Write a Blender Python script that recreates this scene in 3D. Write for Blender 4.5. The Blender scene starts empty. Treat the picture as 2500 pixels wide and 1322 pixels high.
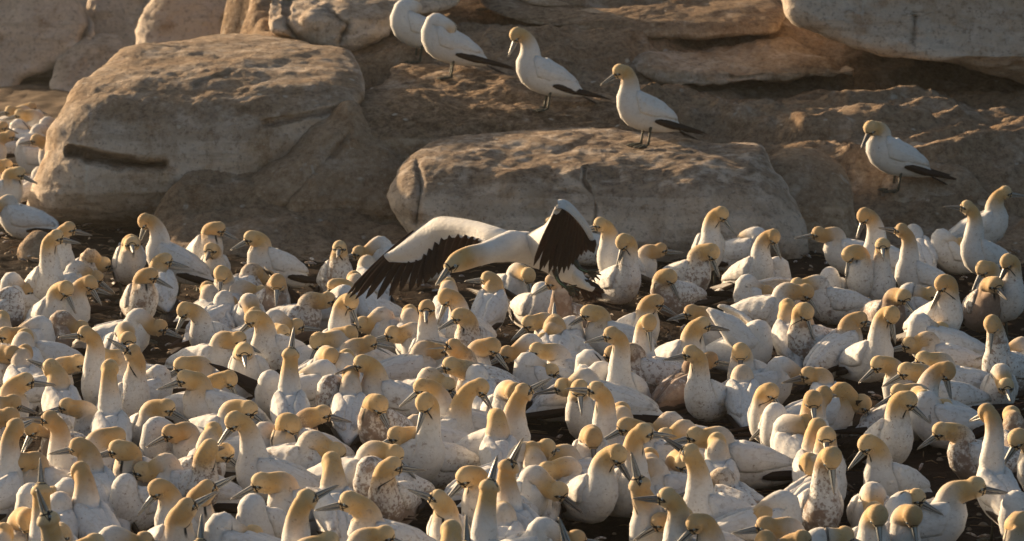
import bpy, math, random
import numpy as np
from mathutils import Vector
from mathutils.bvhtree import BVHTree

random.seed(7)
rng = np.random.default_rng(11)
scene = bpy.context.scene
COL = scene.collection

# ---------------------------------------------------------------- camera
F = 10000.0                       # focal length in pixels of the 2500 px wide frame
CAM_H = 3.75
PITCH = math.atan(1546.0 / F)
cam_d = bpy.data.cameras.new("camera")
cam_d.sensor_width = 36.0
cam_d.lens = 36.0 * F / 2500.0
cam_d.clip_start = 0.5
cam_d.clip_end = 400.0
cam_d.dof.use_dof = True
cam_d.dof.focus_distance = 19.5
cam_d.dof.aperture_fstop = 6.3
cam = bpy.data.objects.new("camera", cam_d)
COL.objects.link(cam)
cam.location = (0, 0, CAM_H)
cam.rotation_euler = (math.pi / 2 - PITCH, 0, 0)
scene.camera = cam

# ---------------------------------------------------------------- light
SUN_DIR = Vector((-0.76, 0.65, 0.0)).normalized()
SUN_EL = math.radians(12.5)
to_sun = Vector((SUN_DIR.x * math.cos(SUN_EL), SUN_DIR.y * math.cos(SUN_EL), math.sin(SUN_EL)))
world = bpy.data.worlds.new("World")
scene.world = world
world.use_nodes = True
wn = world.node_tree.nodes
wl = world.node_tree.links
sky = wn.new("ShaderNodeTexSky")
sky.sky_type = 'NISHITA'
sky.sun_disc = False
sky.sun_elevation = SUN_EL
sky.sun_rotation = math.atan2(SUN_DIR.x, SUN_DIR.y)
sky.air_density = 1.0
sky.dust_density = 4.0
sky.ozone_density = 0.8
wl.new(sky.outputs[0], wn["Background"].inputs[0])
wn["Background"].inputs[1].default_value = 0.072
sun_d = bpy.data.lights.new("sun", 'SUN')
sun_d.energy = 5.0
sun_d.angle = math.radians(0.6)
sun_d.color = (1.0, 0.74, 0.47)
sun = bpy.data.objects.new("sun", sun_d)
COL.objects.link(sun)
sun.rotation_euler = to_sun.to_track_quat('Z', 'Y').to_euler()
scene.view_settings.view_transform = 'Standard'
scene.view_settings.look = 'None'
scene.view_settings.gamma = 1.0
scene.view_settings.exposure = 1.04
scene.cycles.max_bounces = 6
scene.cycles.diffuse_bounces = 4
scene.cycles.glossy_bounces = 2
scene.cycles.volume_bounces = 0

# ---------------------------------------------------------------- helpers
CP, SP = math.cos(PITCH), math.sin(PITCH)
def ray(px, py):
    a = (px - 1250.0) / F
    b = (661.0 - py) / F
    return np.array([a, CP + b * SP, -SP + b * CP])
CAMP = np.array([0.0, 0.0, CAM_H])
def atz(px, py, z):               # point of the pixel's ray at height z
    d = ray(px, py)
    return CAMP + d * ((z - CAM_H) / d[2])
def aty(px, py, y):               # point of the pixel's ray at distance y
    d = ray(px, py)
    return CAMP + d * (y / d[1])

def _hash(i, j, k, seed):
    n = (i * 374761393 + j * 668265263 + k * 2147483647 + seed * 974634777) & 0xffffffff
    n = ((n ^ (n >> 13)) * 1274126177) & 0xffffffff
    return ((n ^ (n >> 16)) & 0xffff) / 65535.0
def vnoise(p, seed=0):
    p = np.asarray(p, float)
    i = np.floor(p).astype(np.int64)
    f = p - i
    f = f * f * (3 - 2 * f)
    r = 0
    for a in (0, 1):
        for b in (0, 1):
            for c in (0, 1):
                w = (f[..., 0] if a else 1 - f[..., 0]) * (f[..., 1] if b else 1 - f[..., 1]) * (f[..., 2] if c else 1 - f[..., 2])
                r = r + w * _hash(i[..., 0] + a, i[..., 1] + b, i[..., 2] + c, seed)
    return r * 2 - 1
def fbm(p, seed=0, oct=4):
    p = np.asarray(p, float)
    s, a = 0, 1.0
    for o in range(oct):
        s = s + a * vnoise(p * 2 ** o, seed + o * 17)
        a *= 0.5
    return s

def mesh_of(name, v, f, mats, smooth=True, attrs=None):
    me = bpy.data.meshes.new(name)
    me.from_pydata([tuple(map(float, q)) for q in v], [], [tuple(map(int, q)) for q in f])
    for m in (mats if isinstance(mats, (list, tuple)) else [mats]):
        me.materials.append(m)
    if smooth:
        me.polygons.foreach_set("use_smooth", np.ones(len(me.polygons), bool))
    for k, val in (attrs or {}).items():
        val = np.asarray(val, np.float32)
        if val.ndim == 1:
            me.attributes.new(k, 'FLOAT', 'POINT').data.foreach_set("value", val)
        else:
            me.attributes.new(k, 'FLOAT_VECTOR', 'POINT').data.foreach_set("vector", val.ravel())
    me.update()
    return me
def obj(name, me, parent=None, **props):
    o = bpy.data.objects.new(name, me)
    COL.objects.link(o)
    if parent is not None:
        o.parent = parent
    for k, val in props.items():
        o[k] = val
    return o
def cat_rom(P, n):
    P = np.asarray(P, float)
    Q = np.vstack([2 * P[0] - P[1], P, 2 * P[-1] - P[-2]])
    t = np.linspace(0, len(P) - 1, n)
    i = np.minimum(t.astype(int), len(P) - 2)
    u = (t - i)[:, None]
    a, b, c, d = Q[i], Q[i + 1], Q[i + 2], Q[i + 3]
    return 0.5 * (2 * b + (c - a) * u + (2 * a - 5 * b + 4 * c - d) * u ** 2 + (3 * b - a - 3 * c + d) * u ** 3)
def loft(C, A, B, LAT, NRM, seg, cap=True):
    th = np.linspace(0, 2 * np.pi, seg, endpoint=False)
    V = (C[:, None, :] + (A[:, None] * np.cos(th))[:, :, None] * LAT[:, None, :]
         + (B[:, None] * np.sin(th))[:, :, None] * NRM[:, None, :])
    n = len(C)
    V = V.reshape(-1, 3)
    Fc = []
    for i in range(n - 1):
        for j in range(seg):
            k = (j + 1) % seg
            Fc.append((i * seg + j, i * seg + k, (i + 1) * seg + k, (i + 1) * seg + j))
    if cap:
        V = np.vstack([V, C[0], C[-1]])
        a, b = n * seg, n * seg + 1
        for j in range(seg):
            k = (j + 1) % seg
            Fc.append((a, k, j))
            Fc.append((b, (n - 1) * seg + j, (n - 1) * seg + k))
    return V, Fc
def tube(P, R, seg=8, n=None, flat=1.0):
    P = np.asarray(P, float)
    R = np.asarray(R, float)
    if n:
        X = cat_rom(np.hstack([P, R[:, None]]), n)
        P, R = X[:, :3], np.maximum(X[:, 3], 1e-4)
    T = np.gradient(P, axis=0)
    T /= np.linalg.norm(T, axis=1)[:, None] + 1e-12
    up = np.array([0, 0, 1.0]) if abs(T[:, 2]).mean() < 0.8 else np.array([1.0, 0, 0])
    L = np.cross(np.tile(up, (len(P), 1)), T)
    L /= np.linalg.norm(L, axis=1)[:, None] + 1e-12
    N = np.cross(T, L)
    return loft(P, R, R * flat, L, N, seg)
def join(parts):
    V, Fc, o = [], [], 0
    for v, f in parts:
        V.append(np.asarray(v, float))
        Fc += [tuple(int(i) + o for i in q) for q in f]
        o += len(v)
    return np.vstack(V), Fc

# ---------------------------------------------------------------- node helper
class NT:
    def __init__(s, name):
        s.m = bpy.data.materials.new(name)
        s.m.use_nodes = True
        s.t = s.m.node_tree
        s.b = s.t.nodes["Principled BSDF"]
        s.out = s.t.nodes["Material Output"]
    def n(s, kind, **kw):
        x = s.t.nodes.new(kind)
        for k, v in kw.items():
            setattr(x, k, v)
        return x
    def set(s, sock, v):
        if hasattr(v, "links") or isinstance(v, bpy.types.NodeSocket):
            s.t.links.new(v, sock)
        elif isinstance(v, (tuple, list)) and len(v) == 3 and sock.type == 'RGBA':
            sock.default_value = (*v, 1)
        else:
            sock.default_value = v
    def math(s, op, a, b=0.0, c=0.0, clamp=False):
        x = s.n("ShaderNodeMath", operation=op, use_clamp=clamp)
        for i, v in enumerate((a, b, c)):
            s.set(x.inputs[i], v)
        return x.outputs[0]
    def mix(s, f, a, b):
        x = s.n("ShaderNodeMix", data_type='RGBA')
        s.set(x.inputs[0], f)
        s.set(x.inputs[6], a)
        s.set(x.inputs[7], b)
        return x.outputs[2]
    def step(s, v, lo, hi, a=0.0, b=1.0):
        x = s.n("ShaderNodeMapRange", interpolation_type='SMOOTHSTEP')
        for i, q in enumerate((v, lo, hi, a, b)):
            s.set(x.inputs[i], q)
        return x.outputs[0]
    def noise(s, vec, scale, detail=4, rough=0.55, dist=0.0):
        x = s.n("ShaderNodeTexNoise")
        if vec is not None:
            s.set(x.inputs["Vector"], vec)
        x.inputs["Scale"].default_value = scale
        x.inputs["Detail"].default_value = detail
        x.inputs["Roughness"].default_value = rough
        x.inputs["Distortion"].default_value = dist
        return x.outputs[0]
    def attr(s, name, kind='GEOMETRY'):
        return s.n("ShaderNodeAttribute", attribute_type=kind, attribute_name=name)
    def bump(s, h, strength=0.5, dist=0.01, normal=None):
        x = s.n("ShaderNodeBump")
        x.inputs["Strength"].default_value = strength
        x.inputs["Distance"].default_value = dist
        s.set(x.inputs["Height"], h)
        if normal is not None:
            s.set(x.inputs["Normal"], normal)
        return x.outputs[0]
    def coord(s, which="Object"):
        return s.n("ShaderNodeTexCoord").outputs[which]
    def scale(s, vec, k):
        x = s.n("ShaderNodeVectorMath", operation='MULTIPLY')
        s.set(x.inputs[0], vec)
        x.inputs[1].default_value = k
        return x.outputs[0]
    def add(s, a, b):
        x = s.n("ShaderNodeVectorMath", operation='ADD')
        s.set(x.inputs[0], a)
        s.set(x.inputs[1], b)
        return x.outputs[0]
    def sep(s, v):
        x = s.n("ShaderNodeSeparateXYZ")
        s.set(x.inputs[0], v)
        return x.outputs

# ---------------------------------------------------------------- materials
def mat_plumage(name, body):
    k = NT(name)
    oc = k.coord()
    rnd = k.n("ShaderNodeObjectInfo").outputs["Random"]
    sh = k.n("ShaderNodeCombineXYZ")
    k.set(sh.inputs[0], k.math('MULTIPLY', rnd, 37.0))
    k.set(sh.inputs[1], k.math('MULTIPLY', rnd, 91.0))
    p = k.add(oc, sh.outputs[0])
    z = k.sep(oc)[2]
    muck = k.attr("muck", 'OBJECT').outputs["Fac"]
    white = k.mix(k.noise(p, 9, 3), (0.74, 0.735, 0.72), (0.61, 0.60, 0.58))
    tone = k.noise(p, 45, 3)
    white = k.mix(k.step(tone, .52, .75, 0, .35), white, (0.50, 0.46, 0.40))
    muck = k.attr('muck', 'OBJECT').outputs['Fac']
    white = k.mix(k.step(k.noise(p, 170, 2, 0.7), k.math('SUBTRACT', .58, k.math('MULTIPLY', muck, .035)), .72, 0, .26), white, (0.36, 0.30, 0.25))
    colr = white
    # soil: spots and smears that grow with the bird's own muck value
    low = k.step(z, 0.24, 0.03)
    lev = k.math('ADD', k.math('MULTIPLY', muck, 0.24), 0.14)
    n1 = k.noise(p, 13, 5, 0.62)
    n2 = k.noise(p, 60, 4, 0.65)
    amt = k.math('ADD', k.math('MULTIPLY', lev, 0.26), k.math('MULTIPLY', k.math('MULTIPLY', low, lev), 0.36))
    s1 = k.step(k.math('ADD', n1, k.math('MULTIPLY', amt, k.step(muck, .8, 3.2, .45, 1.1))), 0.66, 0.78)
    s2 = k.step(k.math('ADD', n2, k.math('MULTIPLY', amt, k.step(muck, .5, 2.5, .35, .80))), 0.645, 0.71)
    if body:
        arc = k.attr("arc").outputs["Fac"]
        ang = k.attr("ang").outputs["Fac"]
        hp = k.sep(k.attr("hp").outputs["Vector"])
        hx, hy, hz = hp[0], k.math('ABSOLUTE', hp[1]), hp[2]
        wob = k.math('MULTIPLY', k.math('SUBTRACT', k.noise(p, 22, 3), 0.5), 0.05)
        an = k.math('ADD', arc, wob)
        buff = k.mix(k.noise(p, 18, 4), (0.61, 0.420, 0.190), (0.48, 0.285, 0.105))
        buff = k.mix(k.step(an, 0.085, 0.015), buff, (0.62, 0.47, 0.27))
        buff = k.mix(k.step(k.noise(p, 55, 4), .56, .74, 0, .55), buff, (0.30, 0.15, 0.055))
        buff = k.mix(k.step(rnd, .35, 1.0, 0, .55), buff, (0.38, 0.225, 0.095))
        spread = k.attr("buff", 'OBJECT').outputs["Fac"]
        bm = k.step(an, k.math('ADD', spread, 0.10), k.math('SUBTRACT', spread, 0.03))
        # the throat is paler than the nape
        under = k.step(ang, -0.3, -0.95)
        buff = k.mix(k.math('MULTIPLY', under, 0.45), buff, (0.74, 0.62, 0.46))
        colr = k.mix(bm, white, buff)
    # overlapping feather scales along the body
    v = k.n("ShaderNodeTexVoronoi", feature='F1')
    k.set(v.inputs["Vector"], k.scale(p, (48, 80, 80) if body else (30, 62, 62)))
    v.inputs["Scale"].default_value = 1.0
    colr = k.mix(k.math('MULTIPLY', k.step(v.outputs['Distance'], .48, .80), k.math('MULTIPLY', k.step(muck, -1.2, 1.0, .15, 1.0), k.step(tone, .38, .62, .1, .55 if not body else .38))), colr, (0.36, 0.31, 0.26))
    soil = k.mix(k.noise(p, 30, 3), (0.24, 0.135, 0.075), (0.105, 0.052, 0.028))
    sm = k.math('MAXIMUM', k.math('MULTIPLY', s1, 0.80), k.math('MULTIPLY', s2, 0.70))
    sm = k.math('MAXIMUM', sm, k.math('MULTIPLY', k.step(muck, 3.3, 4.0, 0, .9), k.step(k.noise(p, 20, 4), .30, .48, .35, 1.0)))
    if body:
        guard = k.step(arc, 0.05, 0.16)
        sm = k.math('MULTIPLY', sm, k.math('MAXIMUM', guard, k.step(muck, 3.2, 4.0, 0, .6)))
    colr = k.mix(sm, colr, soil)
    rough = 0.75
    if not body:
        wv = k.sep(k.attr('wuv').outputs['Vector'])
        ph = k.math('ADD', k.math('ADD', k.math('MULTIPLY', wv[1], 6.5), k.math('MULTIPLY', wv[0], 1.6)), k.math('MULTIPLY', k.noise(p, 9, 2), .8))
        saw = k.math('FRACT', ph)
        row = k.math('MULTIPLY', k.step(saw, .13, .0), k.step(wv[0], .30, .6))
        colr = k.mix(k.math('MULTIPLY', row, .30), colr, (0.25, 0.20, 0.16))
        tipd = k.math('MULTIPLY', k.step(wv[0], .80, .97), k.step(k.noise(p, 40, 3), .42, .6))
        colr = k.mix(k.math('MULTIPLY', tipd, .45), colr, (0.10, 0.07, 0.05))
    if body:
        near = k.step(arc, 0.115, 0.105)
        # dark skin between eye and bill, gape line, throat stripe
        dx = k.math('SUBTRACT', hx, 0.0435)
        dz = k.math('SUBTRACT', k.math('SUBTRACT', hz, 0.0055), k.math('MULTIPLY', dx, 0.28))
        lore = k.math('ADD', k.math('POWER', k.math('DIVIDE', dx, 0.0195), 2.0), k.math('POWER', k.math('DIVIDE', dz, 0.0072), 2.0))
        lore = k.step(lore, 1.1, 0.85)
        gx = k.math('SUBTRACT', hx, 0.041)
        gz = k.math('ADD', k.math('ADD', hz, 0.0085), k.math('MULTIPLY', gx, 0.30))
        gape = k.math('ADD', k.math('POWER', k.math('DIVIDE', gx, 0.023), 2.0), k.math('POWER', k.math('DIVIDE', gz, 0.0021), 2.0))
        gape = k.step(gape, 1.2, 0.8)
        rim = k.step(k.math('ABSOLUTE', k.math('SUBTRACT', arc, 0.008)), 0.0034, 0.0018)
        side = k.step(hy, 0.004, 0.009)
        gul = k.math('MULTIPLY', k.step(k.math("ADD", ang, 1.0), 0.022, 0.010), k.step(arc, 0.17, 0.145))
        face = k.math('MULTIPLY', k.math('MAXIMUM', k.math('MAXIMUM', k.math('MULTIPLY', lore, side), k.math('MULTIPLY', gape, side)), rim), near)
        face = k.math('MAXIMUM', face, gul)
        colr = k.mix(face, colr, (0.018, 0.017, 0.018))
    k.set(k.b.inputs["Base Color"], colr)
    k.set(k.b.inputs["Roughness"], rough)
    k.b.inputs["Specular IOR Level"].default_value = 0.15
    k.b.inputs["Sheen Weight"].default_value = 0.25
    k.b.inputs["Sheen Roughness"].default_value = 0.4
    k.b.inputs["Sheen Tint"].default_value = (1.0, 0.9, 0.75, 1)
    h = k.math('ADD', k.math('MULTIPLY', v.outputs["Distance"], 0.6), k.math('MULTIPLY', k.noise(k.scale(p, (60, 200, 200)), 1.0, 3), 0.5))
    h = k.math('ADD', h, k.math('MULTIPLY', n1, 0.5))
    if not body:
        h = k.math('ADD', h, k.math('MULTIPLY', saw, 1.1))
    if body:
        fade = k.step(arc, 0.10, 0.26, 0.3, 1.0)
        h = k.math('MULTIPLY', h, fade)
    k.set(k.b.inputs["Normal"], k.bump(h, 0.38, 0.006))
    return k.m
M_BODY = mat_plumage("plumage_body", True)
M_WING = mat_plumage("plumage_wing", False)

def mat_simple(name, ca, cb, scale=30, rough=0.6, bump=0.2, dist=0.003, stretch=None, spec=0.3):
    k = NT(name)
    oc = k.coord()
    if stretch:
        oc = k.scale(oc, stretch)
    n = k.noise(oc, scale, 5, 0.6)
    k.set(k.b.inputs["Base Color"], k.mix(k.step(n, .3, .7), ca, cb))
    k.b.inputs["Roughness"].default_value = rough
    k.b.inputs["Specular IOR Level"].default_value = spec
    k.set(k.b.inputs["Normal"], k.bump(n, bump, dist))
    return k.m
M_DARK = mat_simple("flight_feather_dark", (0.014, 0.008, 0.006), (0.040, 0.022, 0.014), 60, 0.55, 0.4, 0.004, (1, 6, 6))
_t = M_DARK.node_tree
_tr = _t.nodes.new("ShaderNodeBsdfTranslucent")
_tr.inputs[0].default_value = (0.20, 0.075, 0.025, 1)
_mx = _t.nodes.new("ShaderNodeMixShader")
_mx.inputs[0].default_value = 0.16
_t.links.new(_t.nodes["Principled BSDF"].outputs[0], _mx.inputs[1])
_t.links.new(_tr.outputs[0], _mx.inputs[2])
_t.links.new(_mx.outputs[0], _t.nodes["Material Output"].inputs[0])
M_LEG = mat_simple("leg_skin", (0.040, 0.038, 0.030), (0.085, 0.085, 0.055), 90, 0.55, 0.3, 0.002)
M_TOE = mat_simple("leg_green_line", (0.10, 0.22, 0.13), (0.16, 0.30, 0.16), 90, 0.5)

def mat_bill():
    k = NT("bill_horn")
    oc = k.coord()
    p = k.sep(oc)
    x, z = p[0], p[2]
    n = k.noise(k.scale(oc, (1, 5, 5)), 60, 4)
    c = k.mix(k.step(n, .35, .7), (0.36, 0.37, 0.355), (0.25, 0.25, 0.235))
    rnd = k.n("ShaderNodeObjectInfo").outputs["Random"]
    c = k.mix(k.step(rnd, .45, 1.0, 0, .75), c, (0.15, 0.12, 0.095))
    c = k.mix(k.step(x, 0.055, 0.10, 0, .6), c, (0.24, 0.19, 0.13))
    g = k.attr("line").outputs["Fac"]
    c = k.mix(k.step(g, .4, .6), c, (0.015, 0.015, 0.016))
    k.set(k.b.inputs["Base Color"], c)
    k.b.inputs["Roughness"].default_value = 0.38
    k.set(k.b.inputs["Normal"], k.bump(n, 0.2, 0.002))
    return k.m
M_BILL = mat_bill()
def mat_eye():
    k = NT("eye_ring")
    p = k.sep(k.coord())
    r = k.math('SQRT', k.math('ADD', k.math('POWER', p[0], 2.0), k.math('POWER', p[2], 2.0)))
    c = k.mix(k.step(r, 0.0020, 0.0025), (0.006, 0.006, 0.007), (0.30, 0.36, 0.38))
    c = k.mix(k.step(r, 0.0062, 0.0068), c, (0.10, 0.15, 0.19))
    k.set(k.b.inputs["Base Color"], c)
    k.b.inputs["Roughness"].default_value = 0.12
    return k.m
M_EYE = mat_eye()

def mat_rock():
    k = NT("granite")
    g = k.n("ShaderNodeNewGeometry")
    p = g.outputs["Position"]
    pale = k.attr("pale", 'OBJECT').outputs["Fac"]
    n1 = k.noise(p, 1.5, 5, 0.6, 0.4)
    n2 = k.noise(p, 7, 6, 0.68, 0.3)
    n3 = k.noise(p, 34, 5, 0.7)
    n4 = k.noise(k.scale(p, (1.2, 1.2, 0.6)), 5, 6, 0.7, 0.5)
    lay = k.noise(k.scale(p, (0.6, 1.0, 5.0)), 2.6, 5, 0.65, 0.8)
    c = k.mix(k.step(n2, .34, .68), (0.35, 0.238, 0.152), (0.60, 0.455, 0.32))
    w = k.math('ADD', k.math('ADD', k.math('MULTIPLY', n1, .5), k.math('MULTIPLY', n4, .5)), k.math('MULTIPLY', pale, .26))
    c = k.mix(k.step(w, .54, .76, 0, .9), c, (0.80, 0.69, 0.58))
    c = k.mix(k.step(lay, .54, .70, 0, .35), c, (0.25, 0.165, 0.095))
    n5 = k.noise(p, 24, 6, 0.78)
    c = k.mix(k.step(n5, .50, .66, 0, .55), c, (0.19, 0.120, 0.068))
    c = k.mix(k.step(n5, .48, .34, 0, .6), c, (0.62, 0.52, 0.39))
    rust = k.noise(p, 3.3, 5, 0.6)
    c = k.mix(k.step(rust, .57, .70, 0, .5), c, (0.30, 0.155, 0.065))
    c = k.mix(k.step(n3, .58, .70, 0, .62), c, (0.10, 0.058, 0.034))
    sp = k.noise(p, 70, 3, 0.7)
    c = k.mix(k.step(sp, .56, .68, 0, .5), c, (0.70, 0.61, 0.48))
    # white droppings: runs down the faces and splashes
    runs = k.noise(k.scale(p, (7.0, 7.0, 0.9)), 1.0, 5, 0.6, 0.6)
    c = k.mix(k.math('MULTIPLY', k.step(runs, .60, .70, 0, .75), k.step(n1, .42, .60)), c, (0.74, 0.69, 0.60))
    vv = k.n("ShaderNodeTexVoronoi", feature='F1')
    k.set(vv.inputs["Vector"], k.add(p, k.scale(k.n("ShaderNodeTexNoise").outputs[1], (.2, .2, .2))))
    vv.inputs["Scale"].default_value = 6.5
    # dirt and dry guano trodden onto the shelves the birds walk on
    walk = k.attr("walk").outputs["Fac"]
    dirt = k.mix(k.step(n5, .36, .62), (0.30, 0.205, 0.122), (0.095, 0.055, 0.032))
    c = k.mix(k.math('MULTIPLY', walk, k.step(n2, .34, .56, .25, .95)), c, dirt)
    c = k.mix(k.math('MULTIPLY', k.step(vv.outputs['Distance'], .15, .06, 0, .6), k.step(n2, .45, .6)), c, (0.72, 0.67, 0.58))
    crack = k.attr("crack").outputs["Fac"]
    c = k.mix(k.math('MULTIPLY', crack, .35), c, (0.055, 0.034, 0.022))
    k.set(k.b.inputs["Base Color"], c)
    k.b.inputs["Roughness"].default_value = 0.9
    k.b.inputs["Specular IOR Level"].default_value = 0.12
    h = k.math('ADD', k.math('MULTIPLY', n2, 1.0), k.math('ADD', k.math('MULTIPLY', n5, .8), k.math('MULTIPLY', lay, .5)))
    k.set(k.b.inputs["Normal"], k.bump(h, 0.85, 0.05))
    return k.m
M_ROCK = mat_rock()

def mat_ground():
    k = NT("guano_mud")
    p = k.n("ShaderNodeNewGeometry").outputs["Position"]
    n1 = k.noise(p, 3.0, 6, 0.65)
    n2 = k.noise(p, 26, 5, 0.7)
    n3 = k.noise(p, 110, 3, 0.6)
    c = k.mix(k.step(n1, .35, .65), (0.014, 0.008, 0.005), (0.034, 0.019, 0.011))
    c = k.mix(k.step(n2, .5, .7, 0, .7), c, (0.060, 0.034, 0.019))
    c = k.mix(k.step(n3, .68, .76, 0, .45), c, (0.26, 0.20, 0.14))
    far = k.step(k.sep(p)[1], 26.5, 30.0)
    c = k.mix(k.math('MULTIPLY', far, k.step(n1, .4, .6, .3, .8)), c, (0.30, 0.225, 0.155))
    k.set(k.b.inputs["Base Color"], c)
    k.b.inputs["Roughness"].default_value = 0.95
    k.b.inputs["Specular IOR Level"].default_value = 0.1
    h = k.math('ADD', n2, k.math('MULTIPLY', n3, .5))
    k.set(k.b.inputs["Normal"], k.bump(h, 0.9, 0.03))
    return k.m
M_GROUND = mat_ground()
def mat_haze(density):
    m = bpy.data.materials.new("sea_haze")
    m.use_nodes = True
    t = m.node_tree
    t.nodes.remove(t.nodes["Principled BSDF"])
    v = t.nodes.new("ShaderNodeVolumePrincipled")
    v.inputs["Color"].default_value = (0.95, 0.93, 0.90, 1)
    v.inputs["Density"].default_value = density
    v.inputs["Anisotropy"].default_value = 0.90
    t.links.new(v.outputs[0], t.nodes["Material Output"].inputs["Volume"])
    return m
# ================================================================ land
def grid_mesh(name, X, Y, Z, mat, attrs=None):
    n, m = X.shape
    v = np.stack([X, Y, Z], -1).reshape(-1, 3)
    i = np.arange(n * m).reshape(n, m)
    f = np.stack([i[:-1, :-1], i[:-1, 1:], i[1:, 1:], i[1:, :-1]], -1).reshape(-1, 4)
    return mesh_of(name, v, f, mat, True, attrs)

# ground: one sheet, fine where the colony stands and coarse out to the horizon
def axis(lo, hi, step, far, grow=1.35):
    a = list(np.arange(lo, hi + 1e-6, step))
    s = step
    while a[-1] < far[1]:
        s *= grow
        a.append(a[-1] + s)
    s = step
    while a[0] > far[0]:
        s *= grow
        a.insert(0, a[0] - s)
    return np.array(a)
gx = axis(-4.6, 3.6, 0.035, (-160, 160))
gy = axis(14.0, 33.0, 0.045, (-20, 300))
GX, GY = np.meshgrid(gx, gy)
P3 = np.stack([GX, GY, 0 * GX], -1)
GZ = 0.022 * fbm(P3 * 2.2, 3, 4) + 0.010 * fbm(P3 * 14, 5, 3)
GZ = GZ - 0.02
def ground_z(x, y):
    return 0.0
obj("ground", grid_mesh("ground", GX, GY, GZ, M_GROUND), kind="structure")

BVHS = []
def inside_dist(q, poly):
    a = poly
    b = np.roll(poly, -1, axis=0)
    d = np.full(len(q), 1e9)
    for s in range(0, len(q), 4000):
        qq = q[s:s + 4000, None, :]
        ab = (b - a)[None]
        t = np.clip(((qq - a) * ab).sum(-1) / ((ab ** 2).sum(-1) + 1e-9), 0, 1)
        d[s:s + 4000] = np.sqrt((((a + t[..., None] * ab) - qq) ** 2).sum(-1)).min(1)
    return d
def line_dist(q, line):
    line = np.asarray(line, float)
    a, b = line[:-1], line[1:]
    ab = (b - a)[None]
    qq = q[:, None, :]
    t = np.clip(((qq - a) * ab).sum(-1) / ((ab ** 2).sum(-1) + 1e-9), 0, 1)
    return np.sqrt((((a + t[..., None] * ab) - qq) ** 2).sum(-1)).min(1)

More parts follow.
